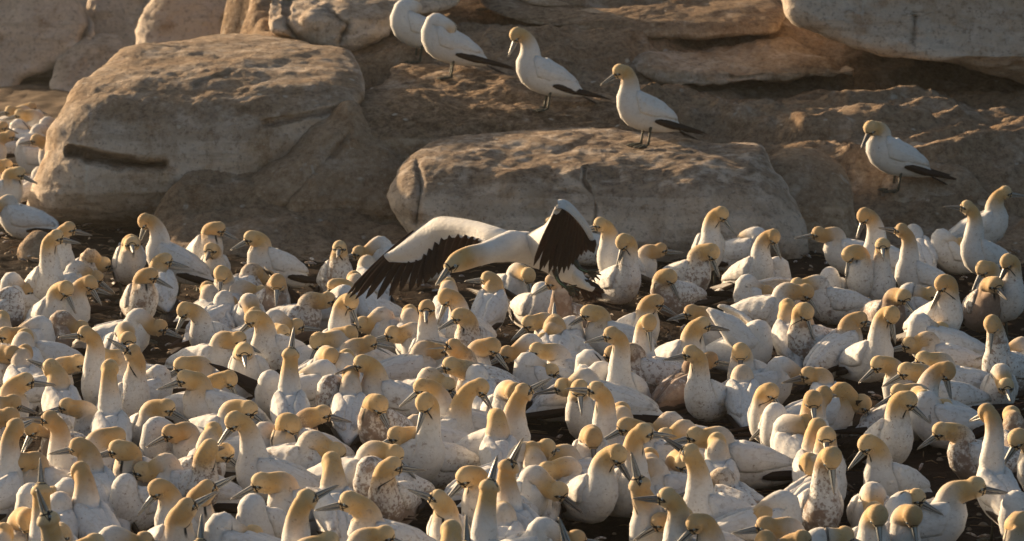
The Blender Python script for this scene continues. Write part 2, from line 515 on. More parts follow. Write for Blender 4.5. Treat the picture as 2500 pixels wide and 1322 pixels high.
def boulder(name, outline, y0, prof, R, thick, label=None, cat="boulder", seed=0, amp=0.03, rings=46, nang=200,
            cracks=(), pale=0.3, centre=None, walk=0.0, lean=0.0, squash=1.0, kind=None, lumps=()):
    """A closed rock: the outline (photo pixels) stands at its own distance y0; prof maps height fraction -> metres further back,
    R is the rounding of its edges in pixels, thick its depth in metres."""
    out = cat_rom(np.asarray(outline + [outline[0]], float), len(outline) * 14 + 1)[:-1]
    d = np.r_[0, np.cumsum(np.linalg.norm(np.diff(np.vstack([out, out[:1]]), axis=0), axis=1))]
    o2 = np.vstack([out, out[:1]])
    s = np.linspace(0, d[-1], nang, endpoint=False)
    out = np.stack([np.interp(s, d, o2[:, 0]), np.interp(s, d, o2[:, 1])], 1)
    c = np.asarray(centre if centre else out.mean(0), float)
    top, bot = out[:, 1].min(), out[:, 1].max()
    mpp = y0 / F
    pts, back = [], []
    fr = np.sqrt(np.linspace(0.0, 1.0, rings))[1:]
    Q = [c[None]] + [c + k * (out - c) for k in fr]
    q = np.vstack(Q)
    e = inside_dist(q, out)
    e[-nang:] = 0
    Rm = R * mpp
    rnd = Rm * squash * (1 - np.sqrt(np.clip(1 - (1 - np.minimum(e / R, 1)) ** 2, 0, 1)))
    v = (bot - q[:, 1]) / (bot - top)
    pr = np.asarray(prof, float)
    dep = y0 + np.interp(v, pr[:, 0], pr[:, 1]) + rnd + lean * (q[:, 0] - c[0]) * mpp
    crack = np.zeros(len(q))
    for line, w, deep in cracks:
        cd = line_dist(q, line)
        g = np.clip(1 - cd / w, 0, 1)
        g = g * g * (3 - 2 * g)
        dep = dep + deep * g
        crack = np.maximum(crack, g if deep > 0 else 0)
    for (lx, ly, lr, la) in lumps:
        dd = np.hypot(q[:, 0] - lx, (q[:, 1] - ly)) / lr
        dep = dep - la * np.exp(-dd * dd * 2)
    front = np.array([CAMP + ray(a, b) * (yy / ray(a, b)[1]) for (a, b), yy in zip(q, dep)])
    # the far side
    nb = 12
    rim_dep = dep[-nang:]
    verts = [front]
    for j in range(1, nb + 1):
        k = 1 - j / nb
        qq = c + max(k, 0.02) ** 0.6 * (out - c)
        dd = rim_dep + (thick + 0 * rim_dep) * math.sqrt(1 - k * k) + (dep[0] - rim_dep) * (1 - k)
        # widen with distance so the far side stays behind the outline
        sc_ = rim_dep / dd
        cc = c + (qq - c) * sc_[:, None]
        verts.append(np.array([CAMP + ray(a, b) * (yy / ray(a, b)[1]) for (a, b), yy in zip(cc, dd)]))
    V = np.vstack(verts)
    f = []
    nr = rings - 1
    for j in range(nang):
        f.append((0, 1 + (j + 1) % nang, 1 + j))
    tot = nr + nb
    for r in range(tot - 1):
        a, b = 1 + r * nang, 1 + (r + 1) * nang
        for j in range(nang):
            k = (j + 1) % nang
            f.append((a + j, a + k, b + k, b + j))
    last = 1 + (tot - 1) * nang
    V = np.vstack([V, V[last:last + nang].mean(0)])
    for j in range(nang):
        f.append((last + j, last + (j + 1) % nang, len(V) - 1))
    # relief
    n = np.zeros_like(V)
    fa = np.array([q4 if len(q4) == 4 else (*q4, q4[2]) for q4 in f])
    fn = np.cross(V[fa[:, 2]] - V[fa[:, 0]], V[fa[:, 3]] - V[fa[:, 1]])
    for kk in range(4):
        np.add.at(n, fa[:, kk], fn)
    n /= np.linalg.norm(n, axis=1)[:, None] + 1e-12
    cen = V.mean(0)
    if ((V - cen) * n).sum() < 0:
        f = [q4[::-1] for q4 in f]
        n = -n
    nz = fbm(V * 1.6, seed, 5) * 0.75 + fbm(V * np.array([1, 1, 3.2]) * 3.1, seed + 50, 5) * 0.5
    rid = 1 - np.abs(fbm(V * np.array([.8, .8, 2.0]) * 1.7, seed + 90, 4))
    V = V + n * (amp * (0.85 * nz + 0.22 * (rid - .7)) + amp * 0.13 * fbm(V * 17, seed + 70, 4))[:, None]
    cr = np.r_[crack, np.zeros(len(V) - len(crack))]
    wk = np.clip(n[:, 2] * 1.9 - 0.55, 0, 1) * (0.55 + walk) if walk >= 0 else 0 * cr
    me = mesh_of(name, V, f, M_ROCK, True, {"crack": cr, "walk": np.clip(wk, 0, 1)})
    o = obj(name, me, pale=float(pale))
    if label:
        o["label"] = label
        o["category"] = cat
    if kind:
        o["kind"] = kind
    BVHS.append(BVHTree.FromPolygons([Vector(q3) for q3 in V], f))
    return o

# broad sloping outcrop behind the colony (a height field rising away from the ground)
sx = np.arange(-2.6, 6.6, 0.025)
sy = np.arange(24.3, 33.5, 0.03)
SX, SY = np.meshgrid(sx, sy)
P3 = np.stack([SX, SY, 0 * SX], -1)
base = (SY - 24.95) * 0.285
def terrace(t, n, sharp):
    q = t * n
    k = np.floor(q)
    g = q - k
    return (k + np.clip((g - .5) * sharp + .5, 0, 1)) / n
ramp = np.clip((SY - 24.6), 0, 1)
warp = 0.35 * fbm(P3 * 1.3, 27, 3)
PW = P3 + np.stack([warp, warp * .6, 0 * warp], -1)
t1 = fbm(PW * np.array([0.42, 1.25, 1]), 21, 4)
t2 = fbm(PW * np.array([1.3, 3.6, 1]) + 7, 23, 4)
und = 0.16 * terrace(t1, 3.2, 4.0) + 0.055 * terrace(t2, 3.0, 3.0) + 0.03 * t1
rid = np.abs(fbm(PW * np.array([2.2, 5.0, 1]), 24, 4))
q5 = base + (und - 0.035 * rid) * ramp
edge = np.clip((SX + 2.3 + 0.25 * fbm(P3 * 0.8, 28, 3)) / 0.5, 0, 1)
edge = edge * edge * (3 - 2 * edge)
SZ = -0.15 + (q5 + 0.15) * edge + 0.012 * fbm(P3 * 8, 31, 4) + 0.006 * np.abs(fbm(P3 * 22, 33, 3))
slab_me = grid_mesh("rock_slope", SX, SY, SZ, M_ROCK, {"crack": np.zeros(SX.size), "walk": (0.75 + 0 * SX).ravel()})
obj("rock_slope", slab_me, kind="structure", pale=0.28)
_v = [Vector(v.co) for v in slab_me.vertices]
BVHS.append(BVHTree.FromPolygons(_v, [tuple(p.vertices) for p in slab_me.polygons]))

boulder("boulder", [(62, 500), (75, 440), (105, 385), (120, 330), (150, 275), (180, 215), (235, 170), (300, 130), (345, 108), (430, 100),
                    (520, 88), (650, 88), (760, 108), (850, 128), (890, 190), (872, 260), (800, 320), (720, 390), (620, 470), (560, 540),
                    (520, 580), (400, 568), (280, 572), (180, 556), (110, 572), (72, 545)],
        25.75, [(0, .24), (.10, .06), (.22, 0), (.36, .04), (.48, .10), (.58, .19), (.66, .32), (.74, .52), (.82, .85), (.91, 1.4), (1, 2.2)], 120, 1.4,
        "big rounded tan boulder on the left with a dark horizontal slit across it", seed=2, amp=0.034, rings=70, nang=300, pale=0.6,
        cracks=[([(170, 368), (235, 378), (300, 392), (350, 402), (402, 400)], 15, 0.16), ([(215, 385), (300, 402), (390, 404)], 17, 0.10),
                ([(650, 300), (760, 280), (850, 262)], 12, 0.05), ([(480, 205), (560, 185)], 10, 0.05)], centre=(420, 330), walk=.2)
boulder("boulder", [(540, 560), (556, 500), (610, 445), (680, 395), (745, 335), (800, 290), (858, 250), (900, 300), (960, 360), (1010, 430), (1030, 520),
                    (1010, 640), (900, 655), (760, 650), (640, 630), (560, 610)],
        25.6, [(0, 0.1), (.15, .0), (.4, -.04), (1, .42)], 70, 0.8, "dark brown wedge of rock leaning between two pale boulders", seed=5, amp=0.05,
        rings=50, nang=220, pale=0.1, cracks=[([(640, 560), (760, 440), (850, 330)], 16, .03)])
boulder("boulder", [(856, 300), (862, 245), (880, 212), (930, 195), (960, 160), (1040, 150), (1160, 170), (1290, 185), (1420, 220), (1560, 262), (1640, 300), (1700, 345),
                    (1560, 360), (1300, 350), (1100, 370), (1000, 410), (960, 440), (900, 395), (866, 350)],
        25.85, [(0, 0.0), (.35, .10), (.6, .45), (1, 1.45)], 48, 0.5, "brown flat-topped ledge under the two preening gannets", seed=8, amp=0.06,
        rings=50, nang=240, pale=0.25, centre=(1080, 290), walk=.5)
boulder("boulder", [(946, 480), (962, 436), (1000, 388), (1060, 350), (1130, 330), (1230, 318), (1330, 306), (1450, 312), (1600, 328), (1740, 338), (1850, 352), (1885, 400),
                    (1930, 480), (1965, 570), (1960, 660), (1800, 690), (1500, 690), (1200, 670), (1050, 610), (975, 530)],
        24.62, [(0, .22), (.12, .06), (.26, 0), (.42, .05), (.54, .12), (.64, .21), (.74, .34), (.83, .55), (.91, .84), (1, 1.25)], 120, 0.8,
        "long pale rounded boulder with a gannet standing on top of it", seed=11, amp=0.034, rings=72, nang=320, pale=0.85,
        cracks=[([(1018, 398), (1028, 450), (1024, 500), (1018, 545)], 11, .055), ([(1428, 405), (1424, 440), (1440, 462)], 7, .05),
                ([(1366, 465), (1440, 463)], 6, .03), ([(1440, 470), (1455, 500), (1450, 560)], 9, .04), ([(1360, 360), (1400, 350), (1450, 330)], 10, .04)],
        lumps=[(1490, 425, 42, -.05), (1250, 420, 90, .06), (1400, 390, 70, .05), (1700, 450, 120, .05)], centre=(1450, 480), walk=.3)
boulder("boulder", [(1860, 400), (1920, 365), (2000, 372), (2060, 420), (2085, 500), (2095, 590), (2040, 640), (1920, 640), (1880, 560), (1850, 470)],
        25.1, [(0, 0.0), (.5, .1), (1, .5)], 55, 0.6, "dull brown lump of rock at the end of the long pale boulder", seed=14, amp=0.030, rings=36, nang=150, pale=0.05)
boulder("boulder", [(650, -60), (652, 30), (655, 82), (690, 92), (740, 104), (800, 118), (870, 122), (925, 100), (965, 60), (1040, 30), (1120, 0), (1130, -60)],
        27.95, [(0, 0.0), (.4, .12), (1, .9)], 46, 0.8, "pale lumpy rock at the top, left of the preening gannets", seed=17, amp=0.055, rings=44, nang=200, pale=0.75,
        cracks=[([(700, 0), (700, 60), (735, 100)], 12, .08), ([(800, 30), (850, 60), (830, 100)], 12, .06)], lumps=[(760, 50, 40, .10), (850, 20, 45, .08)], centre=(860, 20))
boulder("boulder", [(1180, -40), (1300, 10), (1420, 20), (1540, 20), (1700, 0), (1820, -20), (1890, 5), (1912, 35), (1905, 75), (1860, 90), (1700, 95), (1500, 90), (1300, 60), (1180, 20)],
        28.22, [(0, 0.0), (.3, .15), (.6, .5), (1, 1.1)], 50, 0.5, "rounded brown shelf of rock along the top edge", seed=20, amp=0.035, rings=36, nang=200, pale=0.15, centre=(1560, 50), walk=.3)
boulder("boulder", [(1530, 150), (1570, 108), (1680, 86), (1850, 82), (1930, 92), (1990, 122), (2070, 160), (2090, 185), (1960, 195), (1850, 205), (1700, 215), (1590, 190)],
        27.6, [(0, 0.0), (.3, .15), (.6, .5), (1, 1.2)], 60, 0.4, "whitewashed shelf of rock below the overhanging cliff", seed=23, amp=0.07, rings=40, nang=200, pale=0.55, centre=(1790, 150))
boulder("boulder", [(2150, 470), (2180, 380), (2260, 345), (2330, 380), (2400, 450), (2440, 500), (2400, 520), (2250, 515), (2160, 505)],
        25.5, [(0, 0.0), (.5, .2), (1, .7)], 40, 0.4, "low streaky rock behind the gannet standing at right", seed=26, amp=0.04, rings=30, nang=140, pale=0.45)
boulder("stone", [(2376, 345), (2395, 328), (2440, 326), (2478, 345), (2484, 368), (2440, 376), (2395, 366)],
        26.25, [(0, 0.0), (1, .15)], 18, 0.2, "small smooth grey stone lying on the slope at right", cat="stone", seed=29, amp=0.010, rings=16, nang=70, pale=0.6)
boulder("stone", [(44, 632), (48, 596), (72, 566), (104, 562), (140, 590), (150, 640), (130, 676), (70, 680)],
        24.75, [(0, 0.0), (1, .12)], 36, 0.3, "speckled brown stone under the corner of the big left boulder", cat="stone", seed=32, amp=0.020, rings=26, nang=90, pale=0.1)
boulder("cliff", [(1905, -120), (1912, -20), (1920, 30), (1960, 66), (2040, 96), (2120, 120), (2220, 140), (2330, 165), (2430, 190), (2640, 215), (2760, 120), (2760, -120), (2300, -170)],
        27.3, [(0, 0.25), (.2, .0), (1, .45)], 46, 1.4, "pale cliff with streaks running down it, top right", cat="cliff", seed=35, amp=0.05, rings=50, nang=220, pale=0.80,
        cracks=[([(2240, 0), (2232, 60), (2228, 110)], 6, .025)], centre=(2300, 20))
# rocks beyond the far birds, haze painted in by a paler base colour
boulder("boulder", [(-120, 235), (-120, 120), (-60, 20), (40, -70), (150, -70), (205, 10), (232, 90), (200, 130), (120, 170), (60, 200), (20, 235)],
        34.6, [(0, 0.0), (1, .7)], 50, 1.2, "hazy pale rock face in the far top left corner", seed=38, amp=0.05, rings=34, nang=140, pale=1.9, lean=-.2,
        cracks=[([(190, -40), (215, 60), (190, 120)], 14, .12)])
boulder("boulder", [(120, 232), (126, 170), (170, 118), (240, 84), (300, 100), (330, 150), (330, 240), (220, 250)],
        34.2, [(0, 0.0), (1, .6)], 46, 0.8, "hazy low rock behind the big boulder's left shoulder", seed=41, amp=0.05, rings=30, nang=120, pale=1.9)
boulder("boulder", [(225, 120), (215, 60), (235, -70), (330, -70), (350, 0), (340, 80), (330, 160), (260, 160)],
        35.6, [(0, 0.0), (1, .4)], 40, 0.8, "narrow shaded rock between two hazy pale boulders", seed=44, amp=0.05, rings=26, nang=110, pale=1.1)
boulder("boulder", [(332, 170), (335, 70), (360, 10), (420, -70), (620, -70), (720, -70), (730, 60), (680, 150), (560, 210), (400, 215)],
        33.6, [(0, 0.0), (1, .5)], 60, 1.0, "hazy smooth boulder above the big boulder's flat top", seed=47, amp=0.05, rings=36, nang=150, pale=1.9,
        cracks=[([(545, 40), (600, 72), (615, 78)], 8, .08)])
# bank that closes the view behind the hazy rocks
bx = np.arange(-7, 1.2, 0.06)
by = np.arange(35.2, 41, 0.08)
BX, BY = np.meshgrid(bx, by)
P3 = np.stack([BX, BY, 0 * BX], -1)
BZ = np.clip((BY - 35.4) * 0.55, 0, 0.95) + 0.12 * fbm(P3 * 1.1, 61, 5) - 0.05
ed = np.clip(np.minimum(BX + 7, 1.14 - BX) / 0.6, 0, 1) * np.clip((41 - BY) / 1.0, 0, 1)
BZ = BZ * ed - 0.1 * (1 - ed)
obj("rock_bank", grid_mesh("rock_bank", BX, BY, BZ, M_ROCK, {"crack": np.zeros(BX.size), "walk": (0.2 + 0 * BX).ravel()}), kind="structure", pale=0.7)

def ray_hit(px, py):
    d = Vector(ray(px, py))
    best = None
    for t in BVHS:
        h = t.ray_cast(Vector(CAMP), d, 80)
        if h[0] is not None and (best is None or h[3] < best[1]):
            best = (h[0], h[3])
    return None if best is None else np.array(best[0])
# ================================================================ gannets
SIT = np.array([  # x, z, half width, half height
    (-.305, .105, .010, .008), (-.255, .112, .034, .030), (-.19, .122, .060, .064), (-.10, .133, .078, .095),
    (-.01, .138, .088, .111), (.065, .150, .088, .115), (.118, .187, .077, .098), (.138, .244, .059, .067)])
TYPES = {'sit': (math.radians(6), -0.012), 'stand': (math.radians(19), 0.078), 'squat': (math.radians(13), 0.015)}
def body_T(kind):
    a, dz = TYPES[kind]
    ca, sa = math.cos(a), math.sin(a)
    def T(p):
        p = np.asarray(p, float)
        q = p.copy()
        x, z = p[..., 0], p[..., 2] - .13
        q[..., 0] = x * ca - z * sa
        q[..., 2] = x * sa + z * ca + .13 + dz
        return q
    return T
UP = np.array([0, 0, 1.0])
def unit(v):
    return v / (np.linalg.norm(v) + 1e-12)
def herm(p0, t0, p1, t1, n):
    u = np.linspace(0, 1, n)[:, None]
    return (2*u**3 - 3*u**2 + 1) * p0 + (u**3 - 2*u**2 + u) * t0 + (-2*u**3 + 3*u**2) * p1 + (u**3 - u**2) * t1

def spine(kind, hrel, hp, h, lean, tuck=0, side=1, nb=13, nn=13, nh=11):
    """Centre line, radii and side vectors from tail to bill base, in the bird's own frame."""
    T = body_T(kind)
    B = cat_rom(SIT, nb)
    P = T(np.stack([B[:, 0], 0 * B[:, 0], B[:, 1]], 1))
    A, Bh = B[:, 2], B[:, 3]
    NBp = P[-1]
    psi, e = math.radians(hrel), math.radians(hp)
    d = np.array([math.cos(psi) * math.cos(e), math.sin(psi) * math.cos(e), math.sin(e)])
    fl = np.array([math.cos(psi), math.sin(psi), 0])
    lat_h = np.array([-math.sin(psi), math.cos(psi), 0])
    if tuck:
        off = np.array([-.085 - .02 * tuck, .045 * side, 0])
    else:
        off = np.array([.02, 0, 0]) + fl * lean * (.62 + .38 * math.cos(psi))
    zc = h - .05
    for it in range(4):
        Hc = np.array([NBp[0] + off[0], off[1], zc])
        m = unit(d * 1.25 + UP * .75) if hp > -42 else unit(d + UP * (1.0 if hp > -75 else .9))
        L = np.linalg.norm(Hc - NBp)
        t0 = unit(P[-1] - P[-2])
        t0 = unit(t0 + UP * .6)
        N = herm(NBp, t0 * L * 1.25, Hc, m * max(L, .07) * 1.0, nn + 1)
        Bb = Hc + d * .058
        H = herm(Hc, m * .075, Bb, d * .055, nh + 1)
        C = np.vstack([P, N[1:], H[1:]])
        f = np.linspace(0, 1, nn + 1)[1:]
        g = np.linspace(0, 1, nh + 1)[1:]
        k = (1 - f) ** 1.6
        short = max(0, .14 - L) * .10
        na = .0385 + short + (.063 - .0385 - short) * k
        nb_ = .0405 + short + (.068 - .0405 - short) * k
        hr = np.array([(0, .0435, .0455), (.20, .0465, .0500), (.42, .0440, .0480), (.64, .0350, .0400), (.84, .0240, .0285), (1, .0170, .0205)])
        ha = np.interp(g, hr[:, 0], hr[:, 1])
        hb = np.interp(g, hr[:, 0], hr[:, 2])
        RA, RB = np.r_[A, na, ha], np.r_[Bh, nb_, hb]
        ps = np.r_[np.zeros(nb), psi * (f * f * (3 - 2 * f)), np.full(nh, psi)]
        LAT = np.stack([-np.sin(ps), np.cos(ps), 0 * ps], 1)
        TT = np.gradient(C, axis=0)
        TT /= np.linalg.norm(TT, axis=1)[:, None] + 1e-12
        LAT = LAT - TT * (LAT * TT).sum(1)[:, None]
        LAT /= np.linalg.norm(LAT, axis=1)[:, None] + 1e-12
        NRM = np.cross(TT, LAT)
        top = C[:, 2] + np.sqrt((RA * LAT[:, 2]) ** 2 + (RB * NRM[:, 2]) ** 2)
        i = nb + int(np.argmax(top[nb:]))
        err = h - top[i]
        zc = max(zc + err, NBp[2] - .035)
    seg = np.r_[0, np.cumsum(np.linalg.norm(np.diff(C, axis=0), axis=1))]
    arc = seg[-1] - seg
    return dict(C=C, A=RA, B=RB, LAT=LAT, NRM=NRM, Hc=Hc, d=d, lat=lat_h, up=np.cross(d, lat_h), Bb=Bb, arc=arc, crown=C[i], nbody=nb, T=T)

def bird_body(s, seed, seg=20):
    V, Fc = loft(s['C'], s['A'], s['B'], s['LAT'], s['NRM'], seg)
    n = len(s['C'])
    th = np.linspace(0, 2 * np.pi, seg, endpoint=False)
    arc = np.r_[np.repeat(s['arc'], seg), s['arc'][0], 0]
    ang = np.r_[np.tile(np.sin(th), n), 0, 0]
    rel = V - s['Hc']
    hp = np.stack([rel @ s['d'], rel @ s['lat'], rel @ s['up']], 1)
    w = np.clip((arc - .09) / .2, 0, 1)[:, None]
    c = np.r_[np.repeat(s['C'], seg, axis=0), s['C'][:1], s['C'][-1:]]
    out = V - c
    out /= np.linalg.norm(out, axis=1)[:, None] + 1e-9
    k = seed * 3.7
    V = V + out * (w * (0.006 * vnoise(V * 11 + k, 3) + 0.0035 * vnoise(V * 34 + k, 5))[:, None]) \
        + out * ((1 - w) * (0.0016 * vnoise(V * 30 + k, 9))[:, None]) * (arc > .03)[:, None]
    return V, Fc, dict(arc=arc, ang=ang, hp=hp)

# ---- shared meshes ------------------------------------------------
def wing_mesh(kind, side):
    T = body_T(kind)
    B = cat_rom(SIT, 60)
    ns, nt = 22, 12
    S, Tt = np.linspace(0, 1, ns), np.linspace(0, 1, nt)
    outer, inner = [], []
    for s in S:
        x = .116 - s * .350
        row = [np.interp(x, SIT[:, 0], SIT[:, j]) for j in (1, 2, 3)]
        lo = np.interp(s, [0, .12, .45, .8, 1], [15, -14, -8, 8, 30]) + 5 * abs(math.sin(s * 26)) * s
        hi = np.interp(s, [0, .12, .5, 1], [40, 62, 80, 62])
        for t in Tt:
            ph = math.radians(lo + (hi - lo) * t)
            pr = (1 - abs(2 * t - 1) ** 3) * min(1, s / .10, (1 - s) / .06) ** .6
            wob = 0.0018 * math.sin(t * 19 + s * 5) * pr + 0.0015 * math.sin(s * 34 + t * 6) * pr
            for dst, off in ((outer, .003 + .014 * pr + wob), (inner, -.012)):
                a, b = max(row[1], .018) + off, max(row[2], .018) + off
                dst.append((x, side * a * math.cos(ph), row[0] + b * math.sin(ph) + .012 * s * s))
    V = T(np.array(outer + inner))
    o = ns * nt
    f = []
    for i in range(ns - 1):
        for j in range(nt - 1):
            a = i * nt + j
            q = (a, a + 1, a + nt + 1, a + nt)
            f.append(q if side > 0 else q[::-1])
            q2 = tuple(x + o for x in q)
            f.append(q2[::-1] if side > 0 else q2)
    edge = [i * nt for i in range(ns)] + [(ns - 1) * nt + j for j in range(1, nt)] + [i * nt + nt - 1 for i in range(ns - 2, -1, -1)] + [j for j in range(nt - 2, 0, -1)]
    for a, b in zip(edge, edge[1:] + edge[:1]):
        q = (a, b, b + o, a + o)
        f.append(q if side > 0 else q[::-1])
    st = [(s, t, 0) for s in S for t in Tt]
    return mesh_of("wing", V, f, M_WING, True, {"wuv": np.array(st + st)})
def blade(p, q, w, flat_dir, droop=0.0, n=7, tip=.25):
    """One long feather: a thin pointed strip with thickness, from p to q."""
    p, q = np.asarray(p, float), np.asarray(q, float)
    t = np.linspace(0, 1, n)
    C = p + (q - p) * t[:, None]
    C[:, 2] -= droop * np.sin(t * np.pi)
    ww = w * np.interp(t, [0, .15, .6, .88, 1], [.55, .9, 1, .72, tip * .3])
    d = unit(q - p)
    lat = unit(np.asarray(flat_dir, float) - d * np.dot(flat_dir, d))
    nr = np.cross(d, lat)
    return loft(C, ww, np.full(n, .0022), np.tile(lat, (n, 1)), np.tile(nr, (n, 1)), 6)
def flight_mesh(kind, side):
    T = body_T(kind)
    parts = []
    for i in range(6):
        k = i / 5
        p = np.array([-.05 - .05 * k, side * (.095 - .016 * k), .124 - .020 * (1 - k)])
        q = np.array([-.245 - .225 * k, side * (.060 - .040 * k), .100 + .030 * k])
        parts.append(blade(p, q, .0165 - .0045 * k, (0, .4 * side, 1)))
    V, f = join(parts)
    return mesh_of("flight_feathers", T(V), f, M_DARK)
def tail_mesh(kind):
    T = body_T(kind)
    parts = []
    for i in range(7):
        k = (i - 3) / 3
        parts.append(blade((-.26, .012 * k, .100), (-.425 + .055 * abs(k), .050 * k, .080 - .004 * abs(k)), .014, (0, 1, 0)))
    V, f = join(parts)
    return mesh_of("tail", T(V), f, M_DARK)
def leg_mesh(side):
    knee, ank = np.array([-.030, side * .048, .125]), np.array([-.012, side * .05, .012])
    parts = [tube([knee, knee * .55 + ank * .45, ank], [.0115, .0072, .0085], 7, 6)]
    tips = [(.075, side * .018), (.088, side * .052), (.070, side * .088), (.03, side * .10 - side * .005)]
    for tx, ty in tips:
        parts.append(tube([ank, (ank[0] * .4 + tx * .6, ank[1] * .4 + ty * .6, .010), (tx, ty, .004)], [.0075, .0055, .0025], 6))
    fan = [(ank[0], ank[1])] + tips
    V = [(x, y, .009 - .05 * max(0, x - .0)) for x, y in fan] + [(x, y, .001) for x, y in fan]
    f = [(0, i, i + 1) for i in range(1, 4)] + [(5, 6 + i, 5 + i) for i in range(1, 4)]
    parts.append((np.array(V), f))
    V, f = join(parts)
    return mesh_of("leg", V, f, M_LEG)
def bill_mesh(opening=0.0):
    ns = 12
    x = np.linspace(0, 1, ns)
    X = -.006 + x * .114
    seg = 16
    seam = -.0030 - .002 * x - .0035 * x ** 4
    topz = np.interp(x, [0, .3, .7, .92, 1], [.0175, .0130, .0060, .0010, -.0060])
    botz = np.interp(x, [0, .3, .7, .92, 1], [-.0185, -.0165, -.0120, -.0090, -.0080])
    w = np.interp(x, [0, .3, .7, .92, 1], [.0150, .0118, .0070, .0034, .0010])
    one = np.ones((ns, 1))
    res, line = [], []
    for z0, z1, up in ((seam + .0004, topz, True), (botz, seam - .0010, False)):
        C = np.stack([X, 0 * X, (z0 + z1) / 2], 1)
        if not up:
            C = C[:-1]
        n = len(C)
        b = np.maximum((z1 - z0) / 2, .0008)[:n]
        if not up and opening:
            ca, sa = math.cos(opening), math.sin(opening)
            xx, zz = C[:, 0].copy(), C[:, 2].copy()
            C[:, 0] = xx * ca + zz * sa
            C[:, 2] = -xx * sa + zz * ca
        V, f = loft(C, w[:n] * (1 if up else .86), b, one[:n] * [0, 1, 0], one[:n] * [0, 0, 1], seg)
        l = np.zeros((n, seg))
        if up:
            l[:, [11, 12, 13]] = 1
            l[1:8, [2, 6]] = 1
            l[0, :] = 1
        else:
            l[:, [3, 4, 5]] = 1
            l[1:7, [0, 8]] = .6
            l[0, :] = 1
        res.append((V, f))
        line.append(np.r_[l.ravel(), 0, 0])
    V, f = join(res)
    return mesh_of("bill", V, f, M_BILL, True, {"line": np.concatenate(line)})
def eye_mesh():
    V, f = [], []
    n, m = 10, 8
    for i in range(m + 1):
        a = math.pi * i / m
        for j in range(n):
            b = 2 * math.pi * j / n
            V.append((.0072 * math.sin(a) * math.cos(b), .0044 * math.cos(a), .0072 * math.sin(a) * math.sin(b)))
    for i in range(m):
        for j in range(n):
            k = (j + 1) % n
            f.append((i * n + j, i * n + k, (i + 1) * n + k, (i + 1) * n + j))
    return mesh_of("eye", V, f, M_EYE)
SHARE = {}
def shared(key, fn, *a):
    if key not in SHARE:
        SHARE[key] = fn(*a)
    return SHARE[key]

from mathutils import Matrix
def frame(o, d, lat, up):
    m = Matrix.Identity(4)
    for i in range(3):
        m[i][0], m[i][1], m[i][2], m[i][3] = d[i], lat[i], up[i], o[i]
    return m

def add_head_parts(root, s, sc, opening=0.0, muck=0):
    B = obj("bill", shared(("bill", opening), bill_mesh, opening), root)
    B.matrix_local = frame(s['Bb'] * 1.0, s['d'], s['lat'], s['up'])
    for sd in (1, -1):
        e = obj("eye", shared("eye", eye_mesh), root)
        p = s['Hc'] + s['d'] * .0375 + s['up'] * .0075 + s['lat'] * (.0325 * sd)
        y = unit(s['lat'] * sd + s['d'] * .45)
        zz = s['up']
        xx = np.cross(y, zz)
        e.matrix_local = frame(p, xx, y, zz)

GROUP = "gannets of the crowded colony"
def make_gannet(x, y, by, s, kind, muck, buff, label, seed, legs=False, sc=1.0, z=0.0, opening=0.0, raised=None, spread=None, group=GROUP):
    root = obj("gannet", None, label=label, category="gannet", group=group)
    root.location = (x, y, z)
    root.rotation_euler = (0, 0, math.radians(by))
    root.scale = (sc, sc, sc)
    V, f, at = bird_body(s, seed)
    b = obj("body", mesh_of("body", V, f, M_BODY, True, at), root, muck=float(muck), buff=float(buff))
    for sd in (1, -1):
        w = obj("wing", shared(("wing", kind, sd), wing_mesh, kind, sd), root, muck=float(muck) * .8)
        if raised and len(raised) > 3:
            pass
        ff = None if raised and len(raised) > 3 else obj("flight_feathers", shared(("ff", kind, sd), flight_mesh, kind, sd), w)
        jit = rng.normal(0, 2.2, 3)
        piv = body_T(kind)(np.array([.09, sd * .09, .16]))
        rot = Matrix.Rotation(math.radians(jit[0] * .4), 4, 'Y') @ Matrix.Rotation(math.radians(sd * abs(jit[1]) * .6), 4, 'Z')
        if raised and (raised[0] == 0 or raised[0] == sd):
            rot = Matrix.Rotation(math.radians(raised[1]), 4, 'Y') @ Matrix.Rotation(math.radians(sd * -raised[2]), 4, 'Z') @ rot
        w.matrix_local = Matrix.Translation(piv) @ rot @ Matrix.Translation(-Vector(piv))
        if spread and ff:
            p2 = body_T(kind)(np.array([-.06, sd * .09, .13]))
            ff.matrix_local = Matrix.Translation(p2) @ Matrix.Rotation(math.radians(spread), 4, 'Y') @ Matrix.Diagonal((1.12, 1.25, 1.5, 1)) @ Matrix.Translation(-Vector(p2))
    obj("tail", shared(("tail", kind), tail_mesh, kind), root)
    add_head_parts(root, s, sc, opening)
    if legs:
        for sd in (1, -1):
            obj("leg", shared(("leg", sd), leg_mesh, sd), root)
    return root
